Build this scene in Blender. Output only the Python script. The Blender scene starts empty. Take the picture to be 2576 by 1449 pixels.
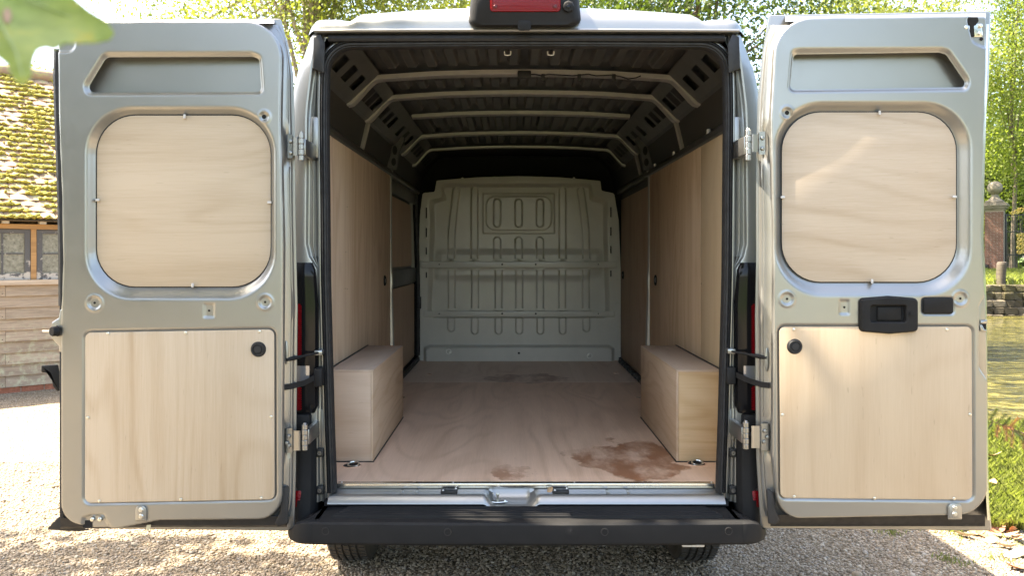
import bpy, bmesh, math, random
import numpy as np
from mathutils import Vector, Matrix

# ------------------------------------------------------------------ camera, world, sun, exposure
sc = bpy.context.scene
COL = sc.collection
R = math.radians
F, U0, V0 = 1940.0, 1287.0, 645.0          # focal length and vanishing point, in units of a 2576 px wide picture
CAM = np.array([-0.06, -3.13, 1.60])
cd = bpy.data.cameras.new('camera'); cam = bpy.data.objects.new('camera', cd); COL.objects.link(cam)
cam.location = CAM; cam.rotation_euler = (R(90), 0, 0)
cd.sensor_width = 36.0; cd.lens = F / 2576 * 36.0
cd.shift_y = -(724.5 - V0) / 2576; cd.shift_x = (1288 - U0) / 2576
cd.clip_start = 0.05; cd.clip_end = 600
cd.dof.use_dof = True; cd.dof.focus_distance = 3.3; cd.dof.aperture_fstop = 6.5
sc.camera = cam

SUN = np.array([-0.50, 0.06, 0.86]); SUN = SUN / np.linalg.norm(SUN)
elev = math.asin(SUN[2]); azim = math.atan2(SUN[0], SUN[1])
w = bpy.data.worlds.new('World'); sc.world = w; w.use_nodes = True
nt = w.node_tree; bg = nt.nodes['Background']
sky = nt.nodes.new('ShaderNodeTexSky'); sky.sky_type = 'NISHITA'; sky.sun_disc = False
sky.sun_elevation = elev; sky.sun_rotation = azim
sky.air_density = 1.0; sky.dust_density = 3.0; sky.ozone_density = 1.0
nt.links.new(sky.outputs[0], bg.inputs[0]); bg.inputs[1].default_value = 0.15
sl = bpy.data.lights.new('sun', 'SUN'); so = bpy.data.objects.new('sun', sl); COL.objects.link(so)
sl.energy = 5.0; sl.angle = R(0.5); sl.color = (1.0, 0.94, 0.84)
so.rotation_euler = Vector(SUN).to_track_quat('Z', 'Y').to_euler()
sc.view_settings.view_transform = 'Standard'; sc.view_settings.look = 'None'
sc.view_settings.exposure = 2.70; sc.view_settings.gamma = 1.0; sc.view_settings.use_curve_mapping = False
sc.view_settings.use_white_balance = True; sc.view_settings.white_balance_temperature = 7400; sc.view_settings.white_balance_tint = 10.0
sc.cycles.use_denoising = True
sc.cycles.max_bounces = 10; sc.cycles.diffuse_bounces = 5; sc.cycles.glossy_bounces = 4
sc.cycles.transmission_bounces = 4; sc.cycles.transparent_max_bounces = 6
sc.cycles.caustics_reflective = False; sc.cycles.caustics_refractive = False
sc.cycles.sample_clamp_indirect = 4.0

random.seed(7)
RNG = np.random.default_rng(11)

# ------------------------------------------------------------------ helpers
def at(u, v, Y):
    """the world point that stands at picture position u, v in the plane Y"""
    Z = Y - CAM[1]
    return (CAM[0] + (u - U0) * Z / F, Y, CAM[2] - (v - V0) * Z / F)
def ax(u, Y): return at(u, 0, Y)[0]
def az(v, Y): return at(0, v, Y)[2]

def mk(name, V, Fc, mat=None, parent=None, smooth=False, angle=35):
    me = bpy.data.meshes.new(name)
    if isinstance(V, np.ndarray) and isinstance(Fc, np.ndarray):
        k = Fc.shape[1]
        me.vertices.add(len(V)); me.vertices.foreach_set('co', V.astype(np.float32).ravel())
        me.loops.add(Fc.size); me.loops.foreach_set('vertex_index', Fc.astype(np.int32).ravel())
        me.polygons.add(len(Fc)); me.polygons.foreach_set('loop_start', np.arange(0, Fc.size, k, dtype=np.int32))
        me.polygons.foreach_set('loop_total', np.full(len(Fc), k, dtype=np.int32))
        me.update(calc_edges=True); me.validate()
    else:
        me.from_pydata([tuple(map(float, p)) for p in V], [], [tuple(map(int, f)) for f in Fc])
        me.update()
    if mat is not None: me.materials.append(mat)
    if smooth:
        me.polygons.foreach_set('use_smooth', [True] * len(me.polygons))
        if angle: me.set_sharp_from_angle(angle=R(angle))
    o = bpy.data.objects.new(name, me); COL.objects.link(o)
    if parent is not None: o.parent = parent
    return o

def empty(name, label=None, cat=None, group=None, loc=(0, 0, 0)):
    o = bpy.data.objects.new(name, None); COL.objects.link(o); o.location = loc
    if label: tag(o, label, cat, group)
    return o
def tag(o, label=None, cat=None, group=None, kind=None):
    if label: o['label'] = label
    if cat: o['category'] = cat
    if group: o['group'] = group
    if kind: o['kind'] = kind
    return o

class MB:
    """collects shapes that make up one mesh"""
    def __init__(s): s.v = []; s.f = []
    def add(s, V, Fc):
        n = len(s.v); s.v += [tuple(map(float, p)) for p in V]; s.f += [tuple(i + n for i in f) for f in Fc]; return s
    def box(s, a, b, bev=0.0):
        x0, y0, z0 = [min(a[i], b[i]) for i in range(3)]; x1, y1, z1 = [max(a[i], b[i]) for i in range(3)]
        if bev <= 0:
            return s.add([(x0, y0, z0), (x1, y0, z0), (x1, y1, z0), (x0, y1, z0), (x0, y0, z1), (x1, y0, z1), (x1, y1, z1), (x0, y1, z1)],
                         [(0, 3, 2, 1), (4, 5, 6, 7), (0, 1, 5, 4), (1, 2, 6, 5), (2, 3, 7, 6), (3, 0, 4, 7)])
        bm = bmesh.new(); bmesh.ops.create_cube(bm, size=1)
        for q in bm.verts: q.co = ((x0 + x1) / 2 + q.co.x * (x1 - x0), (y0 + y1) / 2 + q.co.y * (y1 - y0), (z0 + z1) / 2 + q.co.z * (z1 - z0))
        bmesh.ops.bevel(bm, geom=bm.edges[:], offset=bev, segments=2, affect='EDGES', profile=0.5)
        bm.verts.index_update()
        s.add([q.co[:] for q in bm.verts], [[q.index for q in f.verts] for f in bm.faces]); bm.free(); return s
    def loft(s, rows, close=False, caps=False):
        """rows of points joined row to row"""
        n = len(s.v); k = len(rows[0])
        for r in rows: s.v += [tuple(map(float, p)) for p in r]
        m = k if close else k - 1
        for i in range(len(rows) - 1):
            for j in range(m):
                a = n + i * k + j; b = n + i * k + (j + 1) % k
                s.f.append((a, b, b + k, a + k))
        if caps:
            s.f.append(tuple(n + j for j in range(k))[::-1]); e = n + (len(rows) - 1) * k
            s.f.append(tuple(e + j for j in range(k)))
        return s
    def tube(s, pts, r, n=8, caps=True):
        pts = [Vector(p) for p in pts]; rs = r if isinstance(r, (list, tuple)) else [r] * len(pts)
        rows = []; up = None
        for i, p in enumerate(pts):
            t = (pts[min(i + 1, len(pts) - 1)] - pts[max(i - 1, 0)]).normalized()
            if up is None: up = Vector((0, 0, 1)) if abs(t.z) < 0.9 else Vector((1, 0, 0))
            a = t.cross(up).normalized(); b = a.cross(t).normalized(); up = b
            rows.append([p + rs[i] * (math.cos(2 * math.pi * j / n) * a + math.sin(2 * math.pi * j / n) * b) for j in range(n)])
        return s.loft(rows, True, caps)
    def lathe(s, prof, o, axis, n=24):
        """prof: (radius, height along axis)"""
        axis = Vector(axis).normalized(); o = Vector(o)
        a = axis.cross(Vector((0, 0, 1)) if abs(axis.z) < 0.9 else Vector((1, 0, 0))).normalized(); b = axis.cross(a)
        rows = [[o + axis * h + max(r, 1e-5) * (math.cos(2 * math.pi * j / n) * a + math.sin(2 * math.pi * j / n) * b) for j in range(n)] for r, h in prof]
        return s.loft(rows, True)
    def torus(s, o, axis, R0, r, n=24, m=8, a0=0, a1=2 * math.pi):
        axis = Vector(axis).normalized(); o = Vector(o)
        a = axis.cross(Vector((0, 0, 1)) if abs(axis.z) < 0.9 else Vector((1, 0, 0))).normalized(); b = axis.cross(a)
        rows = []
        full = abs(a1 - a0 - 2 * math.pi) < 1e-6
        for i in range(n + 1):
            t = a0 + (a1 - a0) * i / n; d = math.cos(t) * a + math.sin(t) * b
            rows.append([o + d * (R0 + r * math.cos(2 * math.pi * j / m)) + axis * r * math.sin(2 * math.pi * j / m) for j in range(m)])
        return s.loft(rows, True, not full)
    def prism(s, pts, mp, o0, o1, bev=0.0):
        """outline pts extruded from offset o1 (back) to o0 (front); mp(u, v, offset) -> world; bev in outline units with bev*1.5 mm depth"""
        n = len(pts); P = np.array(pts, float)
        A = 0.5 * sum(P[i][0] * P[(i + 1) % n][1] - P[(i + 1) % n][0] * P[i][1] for i in range(n))
        if A < 0: P = P[::-1]
        e = np.roll(P, -1, 0) - P; e /= np.linalg.norm(e, axis=1)[:, None] + 1e-9
        nn = np.stack([-e[:, 1], e[:, 0]], 1); vn = nn + np.roll(nn, 1, 0)
        vn /= (np.sum(vn * vn, 1) / 2)[:, None] + 1e-9
        rows = [[mp(p[0], p[1], o1) for p in P]]
        sg = 1 if o0 > o1 else -1
        if bev:
            rows.append([mp(p[0], p[1], o0 - sg * bev * 0.0015) for p in P])
            rows.append([mp(p[0], p[1], o0 - sg * bev * 0.0004) for p in P + vn * bev * 0.35])
            rows.append([mp(p[0], p[1], o0) for p in P + vn * bev])
        else: rows.append([mp(p[0], p[1], o0) for p in P])
        return s.loft(rows, True, True)
    def build(s, name, mat, parent=None, smooth=True, angle=35):
        o = mk(name, s.v, s.f, mat, parent, smooth, angle)
        bm = bmesh.new(); bm.from_mesh(o.data); bmesh.ops.recalc_face_normals(bm, faces=bm.faces); bm.to_mesh(o.data); bm.free()
        if smooth and angle: o.data.set_sharp_from_angle(angle=R(angle))
        return o

def rpoly(pts, r, n=6):
    """polygon with rounded corners; r one radius or one per corner"""
    out = []; k = len(pts); rr = r if isinstance(r, (list, tuple)) else [r] * k
    for i in range(k):
        p = Vector(pts[i]); a = Vector(pts[i - 1]) - p; b = Vector(pts[(i + 1) % k]) - p
        la, lb = a.length, b.length; a.normalize(); b.normalize()
        ang = a.angle(b); rad = rr[i]
        if rad <= 0 or ang > 3.13: out.append((p.x, p.y)); continue
        d = min(rad / math.tan(ang / 2), 0.49 * la, 0.49 * lb); rad = d * math.tan(ang / 2)
        c = p + (a + b).normalized() * (rad / math.sin(ang / 2))
        s0 = p + a * d - c; s1 = p + b * d - c
        t0 = math.atan2(s0.y, s0.x); dt = (math.atan2(s1.y, s1.x) - t0 + math.pi) % (2 * math.pi) - math.pi
        for j in range(n + 1):
            t = t0 + dt * j / n; out.append((c.x + rad * math.cos(t), c.y + rad * math.sin(t)))
    return out
def rect(u0, v0, u1, v1, r=0, n=6):
    p = [(u0, v0), (u1, v0), (u1, v1), (u0, v1)]
    return rpoly(p, r, n) if r else p
def circ(u, v, r, n=20, ry=None): return [(u + r * math.cos(2 * math.pi * i / n), v + (ry or r) * math.sin(2 * math.pi * i / n)) for i in range(n)]

def sdf(x, y, pts):
    """signed distance of points to a polygon, negative inside"""
    P = np.array(pts, float); Q = np.roll(P, -1, 0)
    d = np.full(x.shape, 1e18); s = np.zeros(x.shape, bool)
    for (ax_, ay_), (bx, by) in zip(P, Q):
        ex, ey = bx - ax_, by - ay_; L = ex * ex + ey * ey
        if L < 1e-12: continue
        wx, wy = x - ax_, y - ay_; t = np.clip((wx * ex + wy * ey) / L, 0, 1)
        dx, dy = wx - ex * t, wy - ey * t; d = np.minimum(d, dx * dx + dy * dy)
        c = ((ay_ <= y) & (by > y)) | ((by <= y) & (ay_ > y))
        if ey != 0: s ^= c & (x < ax_ + (y - ay_) * ex / ey)
    d = np.sqrt(d); return np.where(s, -d, d)
def sst(x): x = np.clip(x, 0, 1); return x * x * (3 - 2 * x)
def between(do, di): return sst(np.clip(-do / (-do + di + 1e-9), 0, 1))

def sheet(name, box, step, outline, hfun, mp, mat, parent, skirt=0, holes=(), rim=0.004, drop=0.02):
    """pressed sheet: a fine grid cut to an outline and holes (polygons), displaced by hfun(u, v); rim = rounding of the edge"""
    u0, v0, u1, v1 = box
    us = np.arange(u0, u1 + step, step); vs = np.arange(v0, v1 + step, step)
    U, Vv = np.meshgrid(us, vs); Up, Vp = U.copy(), Vv.copy()
    D = sdf(U, Vv, outline)
    keep = D < 0
    def snap(poly, sign):
        nonlocal Up, Vp
        d = sdf(Up, Vp, poly) * sign
        e = 0.4
        for _ in range(2):
            d = sdf(Up, Vp, poly) * sign
            gx = (sdf(Up + e, Vp, poly) - sdf(Up - e, Vp, poly)) / (2 * e) * sign; gy = (sdf(Up, Vp + e, poly) - sdf(Up, Vp - e, poly)) / (2 * e) * sign
            m = (d > 0) & (d < 1.6 * step)
            Up = np.where(m, Up - d * gx, Up); Vp = np.where(m, Vp - d * gy, Vp)
    cell_ok = np.ones((len(vs) - 1, len(us) - 1), bool)
    def cells(m): return m[:-1, :-1] | m[1:, :-1] | m[:-1, 1:] | m[1:, 1:]
    cell_ok &= cells(keep)
    snap(outline, 1)
    for h in holes:
        hd = sdf(U, Vv, h); cell_ok &= cells(hd > 0)
        snap(h, -1)
    H = hfun(Up, Vp)
    De = sdf(Up, Vp, outline)
    if rim: 
        k = np.clip((De + rim * 1000 / 1.5) / (rim * 1000 / 1.5), 0, 1); H = H - drop * (1 - np.sqrt(np.clip(1 - k * k, 0, 1)))
    W = mp(Up, Vp, H)
    Vt = np.stack([np.broadcast_to(c, U.shape) for c in W], -1).reshape(-1, 3)
    idx = np.arange(U.size).reshape(U.shape)
    q = np.stack([idx[:-1, :-1], idx[1:, :-1], idx[1:, 1:], idx[:-1, 1:]], -1)[cell_ok]
    used = np.unique(q); rem = np.full(U.size, -1); rem[used] = np.arange(len(used))
    return mk(name, Vt[used], rem[q], mat, parent, True, None)

def plane_map(P0, n):
    """picture position u, v and offset -> world, on the plane through P0 with normal n; exact for every offset"""
    P0 = np.array(P0, float); n = np.array(n, float); n /= np.linalg.norm(n)
    def mp(u, v, o=0.0):
        dx, dz = (u - U0) / F, -(v - V0) / F
        k = ((P0 - CAM) @ n + o) / (dx * n[0] + n[1] + dz * n[2])
        return (CAM[0] + k * dx, CAM[1] + k, CAM[2] + k * dz)
    def disp(u, v, h):
        x, y, z = mp(u, v, 0.0)
        return (x + h * n[0], y + h * n[1], z + h * n[2])
    return mp, disp, n

# ------------------------------------------------------------------ materials
def newmat(name):
    m = bpy.data.materials.new(name); m.use_nodes = True
    return m, m.node_tree, m.node_tree.nodes['Principled BSDF']
def node(nt, typ, ins=None, **kw):
    n = nt.nodes.new(typ)
    for k, v in kw.items(): setattr(n, k, v)
    for k, v in (ins or {}).items():
        if hasattr(v, 'is_linked'): nt.links.new(v, n.inputs[k])
        else: n.inputs[k].default_value = v
    return n
def mth(nt, op, a, b=0.0, c=0.0, clamp=False):
    return node(nt, 'ShaderNodeMath', {0: a, 1: b, 2: c}, operation=op, use_clamp=clamp).outputs[0]
def mixc(nt, f, a, b, blend='MIX'):
    n = node(nt, 'ShaderNodeMix', data_type='RGBA', blend_type=blend)
    for i, v in ((0, f), (6, a), (7, b)):
        if hasattr(v, 'is_linked'): nt.links.new(v, n.inputs[i])
        else: n.inputs[i].default_value = v
    return n.outputs[2]
def c4(c): return (c[0], c[1], c[2], 1.0)
def ocoord(nt, scale=(1, 1, 1), loc=(0, 0, 0), rot=(0, 0, 0)):
    t = node(nt, 'ShaderNodeTexCoord')
    return node(nt, 'ShaderNodeMapping', {'Vector': t.outputs['Object'], 'Scale': scale, 'Location': loc, 'Rotation': rot}).outputs[0]
def noise(nt, vec, scale, detail=3, rough=0.5, dist=0.0):
    return node(nt, 'ShaderNodeTexNoise', {'Vector': vec, 'Scale': scale, 'Detail': detail, 'Roughness': rough, 'Distortion': dist}).outputs[0]
def ramp(nt, f, stops):
    n = node(nt, 'ShaderNodeValToRGB', {0: f}); e = n.color_ramp.elements
    while len(e) < len(stops): e.new(0.5)
    for i, (p, c) in enumerate(stops): e[i].position = p; e[i].color = c4(c)
    return n.outputs[0]
def bump(nt, b, h, strength=0.3, dist=0.01):
    n = node(nt, 'ShaderNodeBump', {'Height': h, 'Strength': strength, 'Distance': dist}); nt.links.new(n.outputs[0], b.inputs['Normal'])

def simple(name, col, rough=0.5, metal=0.0, spec=0.5, coat=0.0, var=0.0, vs=20.0, bmp=0.0, bs=200.0, bd=0.002):
    m, nt, b = newmat(name)
    b.inputs['Base Color'].default_value = c4(col); b.inputs['Roughness'].default_value = rough; b.inputs['Metallic'].default_value = metal
    b.inputs['Specular IOR Level'].default_value = spec; b.inputs['Coat Weight'].default_value = coat; b.inputs['Coat Roughness'].default_value = 0.08
    if var:
        f = noise(nt, ocoord(nt), vs, 4, 0.6)
        k = node(nt, 'ShaderNodeMapRange', {0: f, 1: 0.3, 2: 0.7, 3: 1 - var, 4: 1 + var}).outputs[0]
        nt.links.new(mixc(nt, 1.0, c4(col), k, 'MULTIPLY'), b.inputs['Base Color'])
        r = node(nt, 'ShaderNodeMapRange', {0: f, 1: 0.3, 2: 0.7, 3: rough * (1 + var), 4: rough * (1 - var)}).outputs[0]
        nt.links.new(r, b.inputs['Roughness'])
    if bmp: bump(nt, b, noise(nt, ocoord(nt), bs, 3), bmp, bd)
    return m

def ply(name, light, dark, along, seed=0.0, across=5.0, contrast=1.0, normal=None, stains=(), rough=0.6):
    """rotary-cut plywood: contour lines of a stretched noise, fine pores, blotches; along = grain axis"""
    m, nt, b = newmat(name)
    i = 'xyz'.index(along)
    def sc3(al, ac, s=1):
        v = [ac, ac, ac]; v[i] = al; return tuple(v)
    big = noise(nt, ocoord(nt, sc3(0.55, across * 0.62), (seed, seed * 1.7, seed * 0.6)), 1.0, 2, 0.45, 0.35)
    lines = mth(nt, 'MULTIPLY_ADD', mth(nt, 'SINE', mth(nt, 'MULTIPLY', big, 85.0)), 0.5, 0.5)
    lines = mth(nt, 'POWER', lines, 3.0)
    gate = noise(nt, ocoord(nt, sc3(0.9, 3.0), (seed + 3, seed, seed)), 1.0, 2)
    lines = mth(nt, 'MULTIPLY', lines, node(nt, 'ShaderNodeMapRange', {0: gate, 1: 0.40, 2: 0.60, 3: 0.25, 4: 1.0}).outputs[0])
    fine = noise(nt, ocoord(nt, sc3(7, 240), (seed, seed, seed)), 1.0, 3, 0.7)
    fine2 = noise(nt, ocoord(nt, sc3(2.6, 90), (seed, 2, seed)), 1.0, 4, 0.65)
    band = noise(nt, ocoord(nt, sc3(0.3, 7.5), (1, seed, seed)), 1.0, 2, 0.5, 0.3)
    f = mth(nt, 'ADD', mth(nt, 'MULTIPLY', lines, 0.75 * contrast), mth(nt, 'MULTIPLY', mth(nt, 'SUBTRACT', fine, 0.42), 1.3 * contrast))
    f = mth(nt, 'ADD', f, mth(nt, 'MULTIPLY', mth(nt, 'SUBTRACT', fine2, 0.42), 0.8 * contrast))
    f = mth(nt, 'ADD', f, mth(nt, 'MULTIPLY', mth(nt, 'SUBTRACT', band, 0.42), 1.9 * contrast), clamp=True)
    col = mixc(nt, f, c4(light), c4(dark))
    speck = noise(nt, ocoord(nt, sc3(16, 130), (seed + 9, 4, seed)), 1.0, 1)
    sp = node(nt, 'ShaderNodeMapRange', {0: speck, 1: 0.73, 2: 0.79, 3: 0.0, 4: 0.22}).outputs[0]
    col = mixc(nt, sp, col, c4([q * 0.45 for q in dark]))
    rgh = rough
    if stains:
        t = node(nt, 'ShaderNodeTexCoord').outputs['Object']
        wn = node(nt, 'ShaderNodeTexNoise', {'Vector': t, 'Scale': 5.0, 'Detail': 5.0, 'Roughness': 0.62})
        tot = None
        for (cx, cy, rx, ry, amt) in stains:
            p = node(nt, 'ShaderNodeVectorMath', {0: wn.outputs['Color'], 1: (0.5, 0.5, 0.5)}, operation='SUBTRACT').outputs[0]
            p = node(nt, 'ShaderNodeVectorMath', {0: p, 'Scale': 0.55}, operation='SCALE').outputs[0]
            q = node(nt, 'ShaderNodeVectorMath', {0: t, 1: p}, operation='ADD').outputs[0]
            q = node(nt, 'ShaderNodeMapping', {'Vector': q, 'Scale': (1 / rx, 1 / ry, 0), 'Location': (-cx / rx, -cy / ry, 0)}).outputs[0]
            d = node(nt, 'ShaderNodeVectorMath', {0: q}, operation='LENGTH').outputs['Value']
            k = node(nt, 'ShaderNodeMapRange', {0: d, 1: 1.02, 2: 0.94, 3: 0.0, 4: amt}).outputs[0]
            tot = k if tot is None else mth(nt, 'MAXIMUM', tot, k)
        mott = noise(nt, ocoord(nt, (9, 4.5, 1), (2, 5, 0), (0, 0, 0.5)), 1.0, 5, 0.65)
        mott = node(nt, 'ShaderNodeMapRange', {0: mott, 1: 0.36, 2: 0.58, 3: 0.12, 4: 1.0}).outputs[0]
        tot = mth(nt, 'MULTIPLY', tot, mott)
        col = mixc(nt, tot, col, c4((0.30, 0.125, 0.058)))
        rr = mth(nt, 'MULTIPLY_ADD', tot, -0.18, rough); nt.links.new(rr, b.inputs['Roughness'])
    else: b.inputs['Roughness'].default_value = rough
    nt.links.new(col, b.inputs['Base Color']); b.inputs['Specular IOR Level'].default_value = 0.3
    bump(nt, b, fine, 0.12, 0.001)
    return m

def metal_paint(name, col, rough=0.34, metal=0.8, coat=0.35):
    m, nt, b = newmat(name)
    f = noise(nt, ocoord(nt), 3.0, 4, 0.6)
    fl = noise(nt, ocoord(nt), 1500.0, 1)
    k = mth(nt, 'ADD', mth(nt, 'MULTIPLY_ADD', f, 0.10, 0.90), mth(nt, 'MULTIPLY', fl, 0.10))
    nt.links.new(mixc(nt, 1.0, c4(col), k, 'MULTIPLY'), b.inputs['Base Color'])
    d = noise(nt, ocoord(nt), 11.0, 5, 0.7)
    nt.links.new(mth(nt, 'MULTIPLY_ADD', d, 0.16, rough - 0.08), b.inputs['Roughness'])
    b.inputs['Metallic'].default_value = metal; b.inputs['Coat Weight'].default_value = coat; b.inputs['Coat Roughness'].default_value = 0.12
    return m

def leafmat(name, c1, c2, trans=0.45, sc_=1.5, rough=0.5):
    m, nt, b = newmat(name)
    g = node(nt, 'ShaderNodeNewGeometry')
    f = g.outputs['Random Per Island']
    col = mixc(nt, f, c4(c1), c4(c2))
    big = noise(nt, ocoord(nt), sc_, 2)
    col = mixc(nt, mth(nt, 'MULTIPLY', big, 0.5), col, c4(((c1[0] + c2[0]) * 0.7, (c1[1] + c2[1]) * 0.6, (c1[2] + c2[2]) * 0.4)))
    nt.links.new(col, b.inputs['Base Color']); b.inputs['Roughness'].default_value = rough; b.inputs['Specular IOR Level'].default_value = 0.3
    tr = node(nt, 'ShaderNodeBsdfTranslucent', {'Color': mixc(nt, 1.0, col, c4((1.35, 1.45, 0.7)), 'MULTIPLY')})
    mx = node(nt, 'ShaderNodeMixShader', {0: trans, 1: b.outputs[0], 2: tr.outputs[0]})
    nt.links.new(mx.outputs[0], nt.nodes['Material Output'].inputs[0])
    return m

SILVER = metal_paint('silver_paint', (0.315, 0.315, 0.30), 0.34, 0.76, 0.35)
STEEL = metal_paint('hinge_steel', (0.34, 0.34, 0.33), 0.32, 0.9, 0.0)
ALU = metal_paint('aluminium', (0.75, 0.76, 0.76), 0.25, 1.0, 0.0)
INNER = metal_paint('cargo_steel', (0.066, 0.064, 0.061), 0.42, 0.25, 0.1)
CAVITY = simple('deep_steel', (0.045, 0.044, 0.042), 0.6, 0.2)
PLATE = simple('bulkhead_paint', (0.51, 0.497, 0.445), 0.36, 0.0, 0.5, 0.15, var=0.06, vs=5)
RUBBER = simple('black_rubber', (0.018, 0.018, 0.019), 0.55, 0, 0.4, var=0.2, vs=30)
PLASTIC = simple('black_plastic', (0.013, 0.013, 0.0135), 0.65, 0, 0.22, var=0.12, vs=9, bmp=0.25, bs=900, bd=0.0006)
HOLE = simple('dark_hole', (0.008, 0.008, 0.008), 0.9)
GLOSSBLACK = simple('gloss_black', (0.008, 0.008, 0.009), 0.10, 0, 0.22, 0.0)
ZINC = metal_paint('zinc', (0.70, 0.70, 0.66), 0.3, 1.0, 0.0)
CLIP = simple('grey_clip', (0.55, 0.55, 0.54), 0.4)

def lensmat(name, col):
    m, nt, b = newmat(name)
    b.inputs['Base Color'].default_value = c4(col); b.inputs['Roughness'].default_value = 0.12
    b.inputs['Coat Weight'].default_value = 0.15; b.inputs['Coat Roughness'].default_value = 0.05; b.inputs['Specular IOR Level'].default_value = 0.25
    wv = node(nt, 'ShaderNodeTexWave', {'Vector': ocoord(nt), 'Scale': 55.0}, bands_direction='Z').outputs[1]
    bump(nt, b, wv, 0.35, 0.003)
    return m
REDLENS = lensmat('red_lens', (0.18, 0.003, 0.006))
# ------------------------------------------------------------------ the van: shell
van = empty('panel_van', 'silver panel van seen from behind, rear doors wide open, ply-lined load space', 'van', loc=(0, 0, 0))
FLOOR = 0.66
ZS = np.array([0.42, 0.62, 0.9, 1.2, 1.6, 2.0, 2.25, 2.36, 2.42, 2.47, 2.515, 2.56])
XO = np.array([0.985, 1.01, 1.02, 1.02, 1.015, 0.998, 0.974, 0.953, 0.928, 0.911, 0.895, 0.875])
def Xo(z): return float(np.interp(z, ZS, XO))
def Xs(z): return float(np.interp(z, [0.6, 0.68, 0.9, 1.5, 2.19, 2.45], [0.774, 0.775, 0.783, 0.799, 0.805, 0.800]))
def Xf(z): return float(np.interp(z, [0.6, 0.87, 1.0, 1.55, 1.62, 2.19, 2.36, 2.5], [0.842, 0.846, 0.846, 0.850, 0.893, 0.888, 0.868, 0.846]))
TOPZ, CR = 2.447, 0.095

def opening(d, z0=0.64, n=26):
    """the edge of the rear opening, d outside of it; left foot, over the top, right foot"""
    L = []
    for i in range(n):
        z = z0 + (TOPZ - CR - z0) * i / (n - 1); L.append((-(Xs(z) + d), z))
    xr = Xs(TOPZ - CR); 
    for i in range(1, 9):
        t = math.pi / 2 * i / 8; L.append((-(xr - CR + (CR + d) * math.cos(t)), TOPZ - CR + (CR + d) * math.sin(t)))
    k = 14
    x1 = xr - CR
    top = [(-x1 + 2 * x1 * i / k, TOPZ + d + 0.004 * math.sin(math.pi * i / k)) for i in range(1, k)]
    Rr = [(-x, z) for x, z in L[::-1]]
    return L + top + Rr
def sweep(sec, name, mat, parent, z0=0.64):
    rows = []
    cache = {}
    P = [opening(d, z0) for d, y in sec]
    for i in range(len(P[0])): rows.append([(P[j][i][0], sec[j][1], P[j][i][1]) for j in range(len(sec))])
    return MB().loft(rows, True, True).build(name, mat, parent, True, 30)

# outer hull: sides, roof, nose (one skin), open at the rear where pillars and header stand
def hull_row(Y, kx, kz, zb=0.42):
    pts = []
    for z in np.linspace(zb, 2.56, 22): pts.append((-Xo(z) * kx, Y, zb + (z - zb) * kz))
    for t in np.linspace(0, 1, 9)[1:]:
        x = 0.875 - 0.19 * t; z = 2.56 + 0.045 * math.sin(t * math.pi / 2); pts.append((-x * kx, Y, zb + (z - zb) * kz))
    for x in np.linspace(-0.66, 0.66, 12): pts.append((x * kx, Y, zb + (2.655 - 0.040 * (x / 0.68) ** 2 - zb) * kz))
    return pts + [(-p[0], p[1], p[2]) for p in pts[:30][::-1]]
rows = [hull_row(Y, kx, kz) for Y, kx, kz in ((0.26, 1, 1), (0.8, 1, 1), (1.6, 1, 1), (3.0, 1, 1), (4.1, 1, 1), (4.5, 0.99, 0.97), (4.9, 0.96, 0.80), (5.25, 0.94, 0.57), (5.7, 0.90, 0.45), (5.95, 0.84, 0.30))]
m = MB(); m.loft(rows); k = len(rows[0]); m.f.append(tuple(range((len(rows) - 1) * k, len(rows) * k)))
m.build('body_shell', SILVER, van, True, 40)
MB().box((-0.96, 0.05, 0.44), (0.96, 5.8, 0.52)).build('underbody', CAVITY, van, False)

# rear roof cap: curves up from the drip edge
rows = []
for t in np.linspace(0, 1, 12):
    y0c = -0.035 + 0.31 * (1 - math.cos(t * math.pi / 2)); 
    row = []
    for x in np.linspace(-0.896, 0.896, 81):
        a = abs(x); y = y0c + (0.085 * ((a - 0.83) / 0.066) ** 2 * (1 - t) if a > 0.83 else 0)
        zt = 2.668 - 0.040 * (a / 0.69) ** 2
        if a > 0.685: zt = 2.628 - 0.036 * float(sst((a - 0.685) / 0.024)) + 0.008 * float(sst((a - 0.735) / 0.02))
        if a > 0.845: zt -= 0.088 * ((a - 0.845) / 0.051) ** 2
        z = 2.512 + (zt - 2.512) * math.sin(t * math.pi / 2) ** 0.8
        row.append((x, y, z))
    rows.append(row)
MB().loft(rows).build('roof_panel', SILVER, van, True, 50)
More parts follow.
